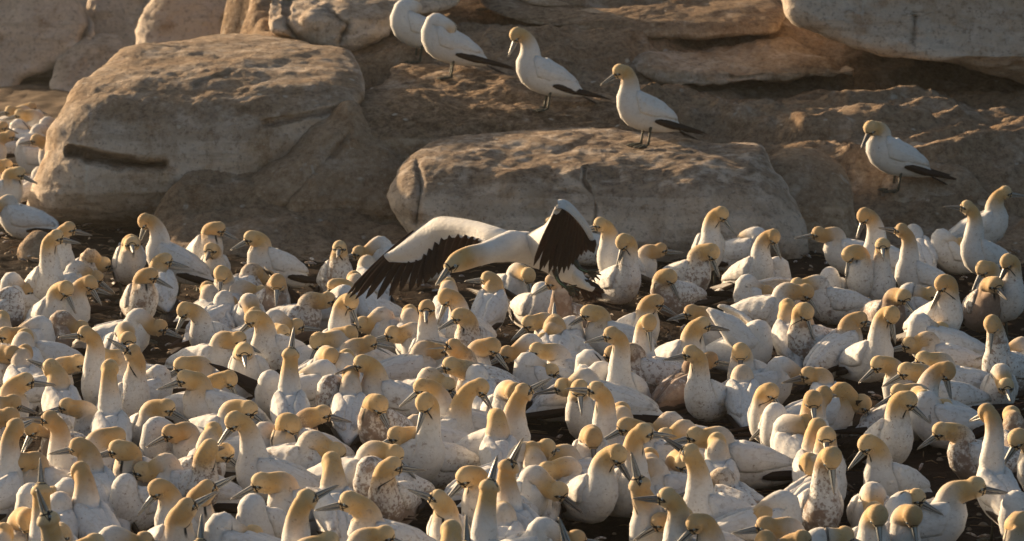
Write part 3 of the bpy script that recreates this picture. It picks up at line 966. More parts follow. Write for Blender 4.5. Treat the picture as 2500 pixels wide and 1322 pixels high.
# ================================================================ the colony, bird by bird
# crown x, crown y (photo pixels), pose, head heading, head pitch, body heading (0 right, 90 away, 180 left, 270 to the camera), soil 0-4 | where it is | options
POSE = {'l': .295, 'n': .335, 'u': .40, 't': .50, 'k': .51, 'p': .285, 'b': .36, 'N': .45, 'U': .52, 'T': .59}
TXT = {'l': "crouched low", 'n': "sitting", 'u': "with raised head", 't': "with long upright neck", 'k': "pointing its bill at the sky",
       'p': "with head tucked into its back", 'b': "bowing its head", 'N': "standing", 'U': "standing with raised head", 'T': "standing tall"}
COLONY = """
25 258 n 185 -5 190 0|topmost at the left edge, beyond the big boulder
75 250 n 350 -15 10 0|facing away from its neighbour, touching the big boulder's left side
90 276 l 275 -15 280 0|between the farthest birds beside the big boulder
98 306 l 10 -20 10 1|half hidden low against the big boulder's left side
22 318 n 350 -15 0 0|second row beyond the big boulder, cut by left edge
88 327 n 185 -8 230 0|large, nearest the big boulder's left flank
14 388 n 355 -25 10 1|at the left edge, a buff head above shaded back
45 407 N 340 -20 330 0|at the lower left side of the big boulder
18 478 l 200 -20 160 0|white back at left edge below the big boulder's corner|
50 266 n 195 -10 200 0|small hazy head between the two topmost far-left birds
6 296 n 340 -15 350 0|hazy head cut by the left edge, under the topmost one
118 288 l 350 -10 20 0|white back squeezed against the big boulder, farthest row
62 352 p 20 -20 160 0|white body below the camera-facing far bird, left edge
4 436 n 350 -20 10 1|shaded body at the left edge, below the buff head there
100 420 l 10 -20 60 1|half hidden behind the big boulder's lower left flank
45 296 p 100 -20 140 0|white back among the farthest left birds
138 561 T 352 -8 300 1|in front of the speckled stone, bill level
166 541 U 355 -10 320 1|just behind the tall one by the speckled stone
220 614 l 10 -15 200 2|dirty, low, behind the bowed pair at left
188 651 l 355 -35 30 1|buff crown showing above the bowed pair at left
158 684 u 320 -55 300 0|left one of the bowed pair near the left side
215 671 u 335 -52 350 0|right one of the bowed pair near the left side
178 676 l 30 -20 60 0|tiny buff crown wedged behind the bowed pair
320 573 N 278 -8 285 1|staring out beneath the big boulder
357 520 U 185 -68 170 0|topmost under the big boulder's lower edge, white back sloping right
402 617 n 350 -10 165 0|bill to the right beside a pale back, below the big boulder
366 653 N 345 -22 315 2|round dirty breast, left of centre of the upper colony
454 736 n 195 -62 250 1|spotted shoulders, beside bare brown mud
340 762 l 345 -16 350 0|on dark mud, bill stretched right
305 788 n 282 -25 290 0|small bird peering out in front of the mud patch
506 686 n 100 -5 110 1|half hidden left of two camera-facing heads
532 541 N 345 -22 300 1|by the foot of the dark wedge rock, dark seam on its side
514 592 n 262 -14 270 0|bright white bill, in front of the dark wedge rock
614 563 N 200 -22 215 0|left end of the crossed black wingtips
838 702 p 340 -25 335 0|black wings lifted and crossed, before the wedge rock|spread=46
541 647 u 262 -58 265 0|bright hooked bill, white breast, upper left colony
616 645 n 355 -32 40 2|brown-patched, below the black wingtips
677 667 u 268 -50 300 3|mud-brown all over, pink bill lowered
591 686 n 352 -22 15 0|smooth buff head over a pale back, left of the mud-brown bird
548 713 l 80 -10 60 0|small buff crown behind the smooth pale back
610 722 n 290 -28 280 0|small grey face below the smooth buff head
621 757 u 200 -38 250 1|large bent head, bill along its own breast
829 587 N 266 -12 290 2|alone before the dark rock, white bill to the camera
895 624 n 90 0 110 0|round buff head seen from behind at the flyer's wing
865 661 n 95 -5 110 0|half covered by the flyer's wingtip
820 680 n 190 -38 170 0|white bill lowered, just off the flyer's wingtip
798 712 n 352 -12 330 2|spotted breast, directly under the flyer's wingtip
852 713 t 325 -62 290 0|tall pale neck directly under the flyer's wingtip
932 755 n 182 -2 200 0|long thin bill laid level below the flyer's wing
672 780 l 2 -4 20 1|under the mud-brown bird's belly
926 590 l 195 -10 180 0|white and black wing showing behind the flyer's far wing|raised=0,14,10
1468 530 U 188 -14 230 0|right of the flyer's upright wing, before the long pale boulder
1345 530 n 182 -8 190 1|mostly hidden behind the flyer's upright wing
1525 569 t 205 -68 300 1|large arched neck right of the flyer's tail
1614 593 n 355 -3 310 0|bill level to the right, beside the large arched neck
1757 503 U 345 -48 280 0|large bent head against the long pale boulder's end
1846 556 p 20 -25 340 1|white hump behind the large bent head
1884 558 U 335 -62 310 1|orange head stretched down to the right, upper right colony
1734 593 u 340 -66 310 2|mud-splashed breast, below the large bent head
1632 656 n 335 -58 190 2|head turned over a long speckled back
1825 677 p 330 -30 185 1|white feathers fluffed like a fan beside it|raised=-1,22,14
1895 652 p 345 -20 350 1|pale patch on its bent neck, right of the fluffed fan
1925 690 n 345 -52 330 1|rim-lit round back, buff head hanging right
1998 553 n 182 -6 185 0|dark bill level, before the dark gap in the rocks
2113 506 T 212 -62 200 0|bill hanging down, topmost of the tall right group
2198 545 T 170 10 200 0|orange tall neck, bill tilted up to the left
2155 580 t 268 -22 275 1|slender neck, white bill toward the camera, right side
2231 553 l 100 0 100 0|small buff head behind the orange tall neck
2086 597 N 195 -76 250 1|head hanging by its own grey flank, right group
2026 664 p 120 -20 250 1|white lump on bare mud right of centre
1992 672 l 200 -20 200 1|grey face low behind the white lump
2358 489 T 180 6 205 0|tallest neck at right, pale bill pointing left
2455 454 U 2 -5 355 0|big sloping back before the right edge, dark bill
2494 402 n 200 -10 200 0|cut by the right edge, uppermost there
2300 581 p 15 -20 200 0|broad white hump with small yellow patch, right group
2403 635 u 222 -48 250 0|grey bill lowered, before the tallest neck
2464 618 U 205 -58 300 1|bent buff head near the right edge, upper rows
2430 675 u 292 -20 285 3|mud-crusted breast and pink bill, right side
2307 669 U 192 -58 330 1|dark bill hanging from a heavy buff head, right group
2225 692 p 350 -20 190 1|orange patch on a curled neck, right group
2204 705 n 300 -30 290 3|grey face over a dirty breast, below the orange patch
2174 745 t 312 -72 300 0|round drooping head seen from above, right of centre
2097 760 u 352 -14 20 1|bill to the right over the mud, speckled back
1191 662 u 160 -4 100 0|smooth round head under the flyer's bill
1268 642 n 300 -68 300 0|head hanging down behind the flyer's belly
1352 668 t 192 -26 230 4|dark muddy neck, directly beneath the flyer's tail|buff=.02
1093 703 u 195 -66 240 1|dark bill tip tucked under, below the flyer's head
1042 731 t 268 -18 270 0|thin neck with black throat stripe, white bill tip
1123 752 u 198 -24 200 2|grey bill across a spotted shoulder, below the flyer
1000 743 n 90 -5 100 0|back of a buff head beside the striped throat
1094 676 n 92 -5 90 0|pale nape right beneath the flyer's bill
1322 712 p 20 -20 10 0|long white back with thin black tail below the flyer|spread=22
1392 776 p 10 -20 5 0|white back with brown wingtips, centre|spread=10
22 712 p 20 -20 10 2|dirty spotted back without a head, left edge, upper rows
30 676 p 340 -20 175 1|white back with black wingtips at the left edge, upper rows|spread=6
95 790 p 30 -20 20 0|plain white back left of the bowed pair, left side
4 757 n 100 -5 90 0|sliver of buff nape at the left edge, upper rows
15 797 n 200 -20 220 0|grey bill at the left edge, third row
61 801 n 90 0 100 0|plain round nape near the left edge
152 778 n 8 -20 330 3|dirty breast behind a long grey bill, left side
208 795 t 182 -2 240 0|long level bill and curved throat stripe, left side
27 843 n 325 -45 300 1|round crown with bill pointing down, left edge
60 840 n 85 -5 100 0|tall brownish nape near the left edge
118 875 u 152 16 110 0|small bill tip turned up, left side
188 865 n 348 -16 15 1|rounded back and big buff head, left side
255 850 n 190 -16 200 1|eye showing behind two tall necks at left
268 876 t 88 10 100 0|plain column of a neck, left of the upturned bill
315 840 t 192 36 300 1|bill raised up to the left, tallest at left
62 909 u 2 -2 30 0|narrow buff head, small bill level, lower left
28 963 n 30 -20 20 0|buff dome at the left edge, middle rows
22 994 n 350 -42 340 0|buff face cut by the left edge, middle rows
165 971 n 186 -10 200 1|eye just above another bird's long bill, left side
118 1002 t 182 8 230 0|long dark bill level to the left, lower left
405 973 n 342 -24 290 0|before a long white back, bill lowered right
385 905 p 200 -20 30 1|plain speckled back right of the upturned bill
450 870 n 195 -30 220 0|upper one of two left-facing heads, one above another
455 902 u 192 -14 195 0|lower brown-faced one of two left-facing heads
555 903 b 355 -60 340 0|huge curled orange neck, centre left|buff=.2
580 808 n 335 -20 300 0|slim neck beside the white bill, centre left
595 838 n 278 -20 285 0|gleaming white bill toward the camera, centre left
688 792 n 312 -28 290 1|dusky face turned aside, left of the sky-pointer
712 845 k 70 74 95 0|sky-pointing from behind, thin bill, centre left
660 918 p 320 -20 255 0|egg-shaped white front, left of the sky-pointer
822 806 n 195 -60 200 0|yellow crescent of a bowed head, middle
806 847 n 285 -58 280 0|round bowed head with a dark bill, right of the sky-pointer
808 928 p 340 -20 230 2|dirty breast, buff line along its neck
786 988 n 352 -10 320 3|brown-blotched breast, bill to the right, centre left
704 1008 u 325 -60 200 0|round nodding head below the sky-pointer
577 1003 t 205 -46 185 0|largest head, white bill hanging left, long white back
605 977 n 330 -28 320 0|dark eye peering above the largest head
521 1029 n 80 -5 80 1|freckled nape behind the largest head
448 1031 n 210 -18 220 0|small pale face with black markings, lower left
785 886 p 10 -20 5 0|black wingtips spread to the left, near the sky-pointer|spread=32
1004 788 n 192 -10 170 1|grey bill touching the quarrel, under the striped throat
902 818 n 2 -6 10 1|wide open bill facing right, middle|open=1
850 793 n 340 -58 330 0|bowed behind the open bill
846 851 n 90 -5 90 0|pale shoulder of a head behind the sharp long bill
886 865 u 186 -16 195 0|sharp long bill, clean white breast, middle
856 892 n 92 -5 90 0|buff nape wedged below the sharp long bill
1038 832 n 352 -4 20 0|buff head poked by the gaping bill, middle
1100 826 u 186 20 190 2|gaping bill pointing left, middle|open=1
1102 871 n 190 -12 200 2|eye in a dark mask under the gaping bill
1050 900 n 330 -36 330 1|bill slanting down right, middle
1036 923 n 192 -34 185 0|dagger bill slanting down left, middle
1040 957 t 235 -58 320 0|huge buff bent head with white chest, middle
922 963 N 318 -52 230 3|brown head, wings held apart, brown belly
1197 823 u 345 -48 310 1|broad buff neck bent right, centre
1163 905 l 100 0 100 0|small crown above a stretched orange neck
1168 922 b 355 -56 10 0|neck stretched low to the right, bluish white shoulders|buff=.2
1212 997 u 95 -40 100 0|round bowed nape before the slanting orange neck
1322 764 n 200 -36 210 1|small head against the dark muddy neck
1354 770 u 90 40 90 0|back of a head, bill tip rising like a thorn
1352 804 u 216 -36 235 1|pale face, bill lowered, spotted breast, centre
1292 823 l 200 -20 190 0|buff dome left of the pale spotted one
1313 835 n 192 -18 190 0|long bill over black feathers, centre
1438 744 u 192 -26 205 0|large clean head, long grey bill, right of the muddy neck
1495 797 t 186 -10 220 0|brown-tipped bill level, thin striped throat, centre right
1538 838 n 200 -14 195 2|round dark-rimmed head, speckled breast, centre right
1583 765 t 292 -72 290 0|bill hanging straight down, centre right
1600 718 u 350 -26 300 0|broad head, bill down right, above the hanging bill
1452 930 t 182 8 240 0|tan neck leaning left, long bill level, lower centre
1415 926 n 275 -42 270 0|pale face between leaning tan necks
1425 912 l 172 -10 170 0|flat tan crown behind the leaning tan neck
1470 908 l 20 -10 20 0|second flat tan crown behind the leaning tan neck
1285 935 t 12 30 340 0|orange neck slanting right, bill raised
1254 933 n 288 -70 280 0|bill straight down beside the slanting orange neck
1517 980 n 90 -5 90 0|round brownish nape right of the leaning tan neck
1290 880 p 330 -20 200 0|fluffy white lump below the pale spotted one
1440 874 p 100 -20 120 0|smooth white shoulders, centre right
1690 743 n 188 -12 200 0|flat tan head, bill level, above the biggest head
1716 773 u 358 -6 310 0|biggest buff head at right, bill at a raised wing
1686 842 t 186 -8 240 1|brown-stained neck, curved throat stripe, right of centre
1732 858 n 20 -10 30 4|dark muddy back behind the brown-stained neck
1850 815 p 340 -25 325 0|white wing lifted like a paddle|raised=0,44,6,1
1808 835 u 268 -58 240 0|face upside down under an arched neck, right of centre
1812 893 n 92 -5 90 0|buff neck column under the upside-down face
1878 934 u 330 -48 250 0|round nodding head and white shoulder, right of centre
1922 728 u 90 0 95 0|slim nape upright, left of a speckled long-necked one
1963 738 u 320 -62 180 2|head bent down over a long speckled back, right of centre
1975 895 l 190 -10 180 0|tan sliver above a white wing with long black tips|spread=26
1908 906 l 0 -10 10 0|tan dome over black mud, right of centre
1985 952 u 272 -42 270 0|grey crown with hooked white bill, right of centre
2012 942 n 60 -5 60 0|buff nape behind the hooked white bill
2055 944 b 350 -45 10 0|long orange neck bending down right, right of centre|buff=.2
1965 1010 p 100 -20 120 0|plain white shoulders below the hooked white bill
2262 811 n 188 -10 190 1|upper one of four stacked left-facing heads at right
2257 857 n 190 -16 195 1|brown-faced, second of the stacked heads at right
2215 884 n 192 -26 200 1|third of the stacked heads at right, bill slanting
2197 936 n 192 -24 200 1|lowest of the stacked heads at right
2308 881 b 342 -74 20 1|neck reaching right, bill plunging down, right side
2212 954 U 342 -38 290 1|smooth tall front, bill down right, right side
2246 944 n 285 -40 280 0|white hooked bill behind the smooth tall front
2423 767 t 252 -72 205 2|very long bill hanging down, ruffled back, right side
2446 899 l 275 -18 270 1|mask-like face under the very long bill
2494 826 n 180 -10 180 1|small head cut by the right edge, middle
2410 985 T 120 -20 110 0|upright column of a neck near the right edge
2470 990 n 90 -5 90 3|dark buff nape at right edge, beside the upright column
2150 868 n 200 -34 200 0|masked eye beneath the round drooping head
2250 780 p 20 -20 185 0|broad white back with blue shade, right side
2262 965 p 10 -20 175 0|white back with long black wingtips, right side|spread=24
40 1020 t 60 10 60 0|tall tan neck at the left edge, lower rows
85 1018 n 205 -58 250 3|bowed face over a muddy breast, lower left
52 1105 u 206 -44 210 0|bill lowered at the left edge, lower rows
194 1067 u 166 -10 120 0|rounded nape with a pale bill tip, lower left
196 1127 u 118 -10 120 0|egg-round nape, no bill showing, lower left
278 1042 n 20 -30 30 0|buff dome behind a hook-billed head, lower left
290 1073 u 182 -12 250 0|hook-billed head with dark bill tip, lower left
385 1058 p 195 -20 215 1|curled neck with tan head at its flank, lower left
402 1111 n 190 -8 180 0|flat head, brown bill level, lower left
388 1168 u 202 -44 225 0|large buff head, dark dagger bill, lower left
305 1160 p 215 -30 250 1|upright white breast with a curved buff band, lower left
100 1175 k 100 80 100 0|rear sky-pointer of the corner pair
110 1245 k 200 74 240 0|front sky-pointer of the corner pair, face showing
75 1182 p 20 -20 240 0|white shoulders left of the corner sky-pointers
66 1240 u 290 -62 300 0|big orange dome at the lower left corner
145 1222 n 82 0 80 0|plain tan nape right of the corner sky-pointers
168 1180 p 100 -20 130 0|tan patch on a white back, lower left
146 1282 n 276 -14 280 0|gleaming bill beside the corner sky-pointers
228 1302 n 20 -10 20 0|buff dome cut by the bottom edge, lower left
278 1287 l 4 -2 10 0|flat head, bill right, at bottom edge, lower left
8 1276 n 90 -5 90 0|tan corner head, bottom left
512 1071 u 65 -5 250 2|sloping white breast, nape turned, lower left
544 1081 n 335 -32 300 3|brown breast, long bill laid on it, lower left
640 1152 n 192 -22 200 0|masked head below the long white back
512 1170 u 18 26 300 0|upper one of the fencing pair, bill raised right
464 1214 u 16 30 300 0|lower one of the fencing pair, bill raised right
617 1222 p 215 -20 250 0|large clean white breast, buff tuft, bottom left
756 1192 t 22 24 330 0|column-like neck, heavy bill raised right, bottom
800 1297 n 5 -12 20 0|buff dome cut by the bottom edge, near column-like neck
650 1037 n 0 -16 10 0|buff head peeping from behind the largest head
765 1055 n 345 -30 330 1|dusky buff head below a blotched breast
809 1102 u 100 0 100 0|upright smooth nape, bottom centre left
490 1312 k 80 80 90 0|bill alone rising from the bottom edge, lower left
545 1284 p 20 -20 170 0|white ragged wing at the bottom edge, lower left
971 1040 n 190 -24 195 1|orange-cheeked head, pale eye, lower centre
1018 1020 n 185 0 190 0|round buff head behind the orange-cheeked one
920 1077 l 330 -36 330 0|half face under the orange-cheeked one's bill
960 1114 n 2 -3 185 2|dusty bill level to the right, lower centre
905 1137 p 200 -30 210 2|filthy ragged lump, head hidden, lower centre
1146 1137 u 204 -40 225 1|narrow bill lowered left, ruffled breast, lower centre
852 1199 u 186 -8 195 1|clear pale eye, black-lined bill left, bottom
1062 1195 u 186 24 260 0|bill raised up left, big pale eye, bottom centre
1200 1165 k 50 70 70 0|slim sky-pointer seen from behind, bottom centre
937 1282 n 352 -18 350 0|buff crown, bill right, at the bottom edge, centre
1101 1268 u 92 0 90 0|small round nape at the bottom edge, centre
1140 1318 k 100 78 100 0|only its bill rising at the bottom, centre
1228 1228 n 90 -10 90 0|orange cheek behind the biggest sky-pointer
1252 1118 k 15 66 185 0|biggest sky-pointer, black throat stripe, white frilled back
1332 1071 n 20 -10 20 0|orange dome behind two left-facing heads
1298 1077 n 100 -5 100 0|orange nape by the biggest sky-pointer's bill
1374 1085 n 192 -22 200 0|upper one of two left-facing heads, bottom centre
1378 1116 n 204 -28 220 0|lower one of two left-facing heads, bottom centre
1307 1144 l 330 -30 330 0|half face behind the white frilled back
1447 1043 u 276 -64 270 0|shield-like crown, bill down its breast, lower centre
1502 1083 u 330 -52 300 0|large tan head bent aside, white neck, bottom centre
1530 1018 n 198 -22 200 1|tan head with a hooked face, lower centre
1572 1032 t 2 -2 300 0|long striped bill to the right, lower centre right
1556 1160 k 185 78 230 0|leaning sky-pointer, long white throat, bottom
1588 1118 n 190 -8 200 0|bill crossing the leaning sky-pointer
1585 1092 n 90 0 90 0|tan nape behind the leaning sky-pointer
1330 1285 l 2 -2 10 0|low bill at the bottom edge beside frilled back
1385 1325 k 150 72 160 0|bill tip poking up at the bottom, centre right
1615 1250 n 196 -26 200 0|grey lowered bill at the bottom, centre right
1675 1082 t 160 32 200 0|thick tall neck, bill raised away left, bottom right of centre
1698 1042 n 186 -8 200 0|sharp-eyed head over the thick tall neck
1750 1055 n 90 0 90 0|plain nape behind the sharp-eyed head
1668 1028 n 200 -10 200 0|brownish crown left of the sharp-eyed head
1634 1015 n 190 -10 190 1|dusky crown behind the long striped bill
1660 1098 n 285 -36 280 0|white bill tip behind the thick tall neck
1765 1162 l 190 -10 150 2|masked face in a nest of speckled feathers
1625 1190 t 182 4 220 0|curved throat stripe, grey bill, bottom right of centre
1705 1253 u 192 -40 200 0|broad olive-buff head at the bottom, right of centre
1668 1236 n 90 -10 90 0|orange sliver between striped throat and broad head
1975 1105 p 60 -20 45 1|white wedge of a back, black tail cocked up|spread=6
1997 1020 u 65 -5 60 0|tan nape above a scowling face
2018 1040 u 266 -34 270 0|scowling camera-facing face, right of centre
2029 1088 t 288 -72 280 2|great drooping orange head, dirty belly, bottom right
1868 1260 n 186 -6 190 0|flat blurred bill left, at the bottom, right of centre
1908 1228 p 330 -20 0 0|orange patch beside white feathers, bottom right of centre
1870 1294 n 90 -5 90 0|buff dome at the bottom edge, right of centre
1955 1293 n 340 -16 340 0|buff crown at the bottom, bill right
1892 1006 p 215 -30 250 0|ruffled white flank with orange band, right of centre
2060 1284 p 20 -20 170 0|white back along the bottom edge, right
2120 1060 u 200 -44 225 0|white breast, grey bill lowered, lower right
2303 1030 n 192 -30 185 2|black-tipped long bill, grey flank, lower right
2383 1163 n 0 -6 345 0|straight dark bill to the right, lower right
2131 1200 l 268 -14 270 0|panda-like face, lower right
2235 1192 p 330 -20 200 0|smooth back with orange neck patch, lower right
2143 1230 u 282 -66 280 0|left one of two bowed crowns, bottom right
2227 1232 u 292 -66 290 0|right one of two bowed crowns, bottom right
2490 1045 u 205 -50 220 1|shaded head at the right edge, lower rows
2492 1252 n 90 -5 200 0|buff curve at the bottom right corner
2482 1200 p 20 -20 185 0|white back at the right edge, lower rows
"""
# ================================================================ placing the colony
SOIL = ["white", "lightly soiled", "mud-spotted", "mud-stained", "dark brown-necked"]
def words(t):
    return len(t.replace("-", " ").split())
birds = []
for line in COLONY.strip().splitlines():
    part = line.split("|")
    t = part[0].split()
    opt = dict(o.split("=") for o in part[2].split()) if len(part) > 2 and part[2].strip() else {}
    pose = t[2]
    b = dict(x=float(t[0]), y=float(t[1]), pose=pose, hy=float(t[3]), hp=float(t[4]), by=float(t[5]), muck=int(t[6]), opt=opt)
    lab = "gannet " + TXT[pose] + ", " + part[1].strip()
    for pre in (SOIL[b['muck']],):
        if words(lab) + words(pre) <= 16:
            lab = pre + " " + lab
    if words(lab) > 16:
        lab = "gannet " + part[1].strip()
    b['label'] = lab
    b['kind'] = 'stand' if pose in 'NUT' else ('squat' if pose in 'tku' else 'sit')
    b['h'] = .935 * POSE[pose] + float(rng.normal(0, .012))
    b['tuck'] = 1 if pose == 'p' else 0
    b['lean'] = .075 if pose == 'b' else (.055 if b['hp'] < -45 else (.02 if pose in 'tkT' else .03))
    if not b['tuck'] and pose != 'b':
        b['lean'] += max(0.0, .37 - b['h']) * .75
    b['buff'] = float(opt.get('buff', .085 if pose == 'p' else .115))
    b['sc'] = float(np.clip(rng.normal(.93, .028), .86, 1.0))
    b['side'] = 1 if math.sin(math.radians(b['hy'] - b['by'])) > 0 else -1
    birds.append(b)

# patches of bare mud seen between the birds (photo pixels, radius): bodies turn aside from them
GAPS = [(395, 800, 38), (290, 745, 36), (30, 650, 40), (1050, 1262, 46), (985, 1245, 28), (850, 1105, 30), (1480, 1300, 36), (1565, 1290, 30), (1180, 1195, 26),
        (1130, 1090, 26), (1850, 1160, 24), (1905, 1215, 30), (1235, 822, 36), (1275, 792, 24), (1390, 850, 26), (1640, 975, 34), (1780, 745, 26), (1890, 872, 30),
        (1922, 910, 34), (2070, 790, 42), (2010, 780, 34), (2050, 930, 36), (2100, 960, 32), (2140, 1005, 28), (2200, 1120, 36), (2235, 1180, 36), (2295, 1220, 42),
        (2340, 1272, 30), (2480, 840, 36), (2440, 1010, 30), (490, 890, 28), (220, 895, 22), (320, 1300, 26), (15, 1220, 24), (940, 755, 22), (1390, 1035, 30),
        (1420, 1010, 26), (640, 885, 26), (1500, 1190, 18), (2385, 700, 22), (1215, 760, 26), (1325, 1090, 14), (560, 860, 20), (180, 930, 16), (780, 860, 18)]
def to_px(p):
    q = np.asarray(p, float) - CAMP
    dep = q[..., 1] * CP - q[..., 2] * SP
    return 1250 + F * q[..., 0] / dep, 661 - F * (q[..., 1] * SP + q[..., 2] * CP) / dep
GA = np.array(GAPS, float)
def wrap(a):
    return (a + 180) % 360 - 180
def solve(b, h):
    rel = wrap(b['hy'] - b['by'])
    lim = 85 if b['pose'] in 'l' else 112
    if not b['tuck'] and abs(rel) > lim:
        b['by'] = b['hy'] - math.copysign(lim, rel)
    return spine(b['kind'], wrap(b['hy'] - b['by']), b['hp'], h / b['sc'], b['lean'], b['tuck'], b['side'])
def origin(b, s, h):
    a = math.radians(b['by'])
    c = s['crown'] * b['sc']
    off = np.array([c[0] * math.cos(a) - c[1] * math.sin(a), c[0] * math.sin(a) + c[1] * math.cos(a)])
    return atz(b['x'], b['y'], h)[:2] - off
def gap_cost(b, o):
    a = math.radians(b['by'])
    c = 0.0
    for lx in (.07, 0, -.08, -.16, -.24):
        for lz in (.08, .20):
            x, y = to_px((o[0] + lx * math.cos(a), o[1] + lx * math.sin(a), lz))
            dd = np.hypot(GA[:, 0] - x, GA[:, 1] - y) / (GA[:, 2] * .7 + 2)
            c += np.clip(1 - dd, 0, None).sum()
    return c
for b in birds:
    best, by0, h0 = None, b['by'], b['h']
    for dy in (0, -25, 25, -50, 50, -75, 75):
        for dh in (0, -.03, .03):
            b['by'], b['h'] = by0 + dy, h0 + dh
            s = solve(b, b['h'])
            c = gap_cost(b, origin(b, s, b['h'])) + abs(dy) * .0025 + abs(dh) * 2.0
            if best is None or c < best[0]:
                best = (c, b['by'], b['h'])
            if dy == 0 and dh == 0 and c < .05:
                break
        if best[0] < .05:
            break
    b['by'], b['h'] = best[1], best[2]
    b['s'] = solve(b, b['h'])
    b['o'] = origin(b, b['s'], b['h'])
    d = ray(b['x'], b['y'])
    b['slope'] = d[:2] / d[2]
    a = math.radians(b['by'])
    b['ax'] = np.array([math.cos(a), math.sin(a)])
# let crowded birds shuffle nearer or farther along their own line of sight (a longer or shorter neck), a little sideways too
N = len(birds)
O = np.array([b['o'] for b in birds])
H0 = np.array([b['h'] for b in birds])
H = H0.copy()
AX = np.array([b['ax'] for b in birds])
SLP = np.array([b['slope'] for b in birds])
LO = H0 - np.array([.10 if b['pose'] in 'tkT' else (.05 if b['pose'] in 'lp' else .07) for b in birds])
HI = H0 + np.array([.12 if b['pose'] in 'uk' else .10 for b in birds])
CO = [(.07, .086), (-.07, .086), (-.20, .062)]
for it in range(160):
    push = np.zeros(N)
    cur = O + SLP * (H - H0)[:, None]
    for (p, r) in CO:
        for (q, t) in CO:
            A, B = cur + AX * p, cur + AX * q
            D = A[:, None] - B[None]
            dist = np.sqrt((D ** 2).sum(-1)) + 1e-6
            ov = (r + t) * .97 - dist
            np.fill_diagonal(ov, -1)
            ov = np.clip(ov, 0, None)
            sg = np.where(np.abs(D[..., 1]) < 1e-3, np.sign(np.arange(N)[:, None] - np.arange(N)[None]), np.sign(D[..., 1]))
            push += (ov * sg).sum(1)
    H = np.clip(H + np.clip(push * .25, -.08, .08) / SLP[:, 1], LO, HI)
print('H shift', np.round(np.percentile(H - H0, [0, 10, 50, 90, 100]), 3))
for i, b in enumerate(birds):
    b['h'] = float(H[i])
    b['s'] = solve(b, b['h'])
    b['o'] = origin(b, b['s'], b['h'])
for i, b in enumerate(birds):
    o = b['opt']
    raised = tuple(float(v) for v in o['raised'].split(",")) if 'raised' in o else None
    make_gannet(b['o'][0], b['o'][1], b['by'], b['s'], b['kind'], b['muck'], b['buff'], b['label'], i + 1,
                legs=b['pose'] in 'NUT', sc=b['sc'], z=0.0, opening=.42 if 'open' in o else 0.0, raised=raised,
                spread=float(o['spread']) if 'spread' in o else None)

# ---- gannets standing on the rocks: feet pixel, heading ...
ROCKB = [
    (1012, 152, 'p', 195, -25, 200, .435, "white gannet preening with head buried in its back, uppermost on the brown ledge", 1.0),
    (1092, 190, 'p', 150, -25, 185, .42, "white gannet with no head showing, overlapping the uppermost preening one on the ledge", 1.0),
    (1325, 268, 'T', 196, -62, 192, .545, "white gannet on bare rock with tall neck bent and bill against its throat", 1.0),
    (1566, 356, 'U', 190, -30, 205, .525, "white gannet standing on the long pale boulder, grey bill pointing down left", 1.0),
    (2178, 466, 'N', 225, -48, 195, .46, "white gannet alone on the dark slope at right, bill lowered to its breast", 1.0),
    (1184, 22, 'N', 190, -10, 190, .50, "gannet of which only two dark legs show at the top edge", 1.0)]
for i, (fx, fy, pose, hy, hp, by, h, lab, sc) in enumerate(ROCKB):
    P = ray_hit(fx, fy)
    tuck = 1.0 if pose == 'p' else 0
    s = spine('stand', wrap(hy - by), hp, h, .055 if hp < -45 else .03, tuck, 1 if i else -1)
    a = math.radians(by)
    c = np.array([-.01 * math.cos(a), -.01 * math.sin(a)])
    make_gannet(P[0] + c[0], P[1] + c[1], by, s, 'stand', -.7, .045 if tuck else .11, lab, 500 + i, legs=True, sc=sc, z=P[2] - .004,
                group="gannets standing on the rocks")

# ================================================================ the gannet in flight
def fp(px, py, y):
    return aty(px, py, y)
YF = 17.0
root = obj("gannet", None, label="gannet flying low over the colony with wings spread, bill pointing down left", category="gannet", group="gannet in flight")
base = fp(1290, 620, YF)
root.location = base
def L(px, py, y):
    return fp(px, py, y) - base
SPINE = [  # px, py, distance, radius across, radius up-down (pixels)
    (1448, 704, 17.28, 5, 6), (1425, 692, 17.26, 13, 14), (1392, 668, 17.22, 24, 27), (1350, 636, 17.14, 36, 37), (1300, 608, 17.05, 42, 41),
    (1250, 602, 16.97, 40, 38), (1210, 610, 16.92, 32, 31), (1178, 620, 16.88, 27, 27.5), (1146, 629, 16.85, 25, 28), (1118, 640, 16.82, 22, 26), (1098, 652, 16.80, 14, 17), (1090, 658, 16.79, 9, 11.5)]
S_ = cat_rom(np.array(SPINE, float), 46)
C = np.array([L(a, b, y) for a, b, y in S_[:, :3]])
mpp = YF / F
A, B = S_[:, 3] * mpp, S_[:, 4] * mpp
Tn = np.gradient(C, axis=0)
Tn /= np.linalg.norm(Tn, axis=1)[:, None]
roll = unit(np.array([0.30, -0.95, 0.10]))           # the bird's left side, towards the camera
LAT = np.tile(roll, (len(C), 1))
LAT = LAT - Tn * (LAT * Tn).sum(1)[:, None]
LAT /= np.linalg.norm(LAT, axis=1)[:, None]
NRM = np.cross(Tn, LAT)
sgl = np.r_[0, np.cumsum(np.linalg.norm(np.diff(C, axis=0), axis=1))]
d_h = unit(L(1060, 697, 16.74) - L(1096, 654, 16.80))
lat_h = unit(roll - d_h * np.dot(roll, d_h))
fs = dict(C=C, A=A, B=B, LAT=LAT, NRM=NRM, arc=sgl[-1] - sgl, Hc=L(1118, 641, 16.82), d=d_h, lat=lat_h, up=np.cross(d_h, lat_h), Bb=L(1097, 655, 16.80))
V, f, at = bird_body(fs, 77, 24)
obj("body", mesh_of("body", V, f, M_BODY, True, at), root, muck=-1.0, buff=.115)
add_head_parts(root, fs, 1.0)
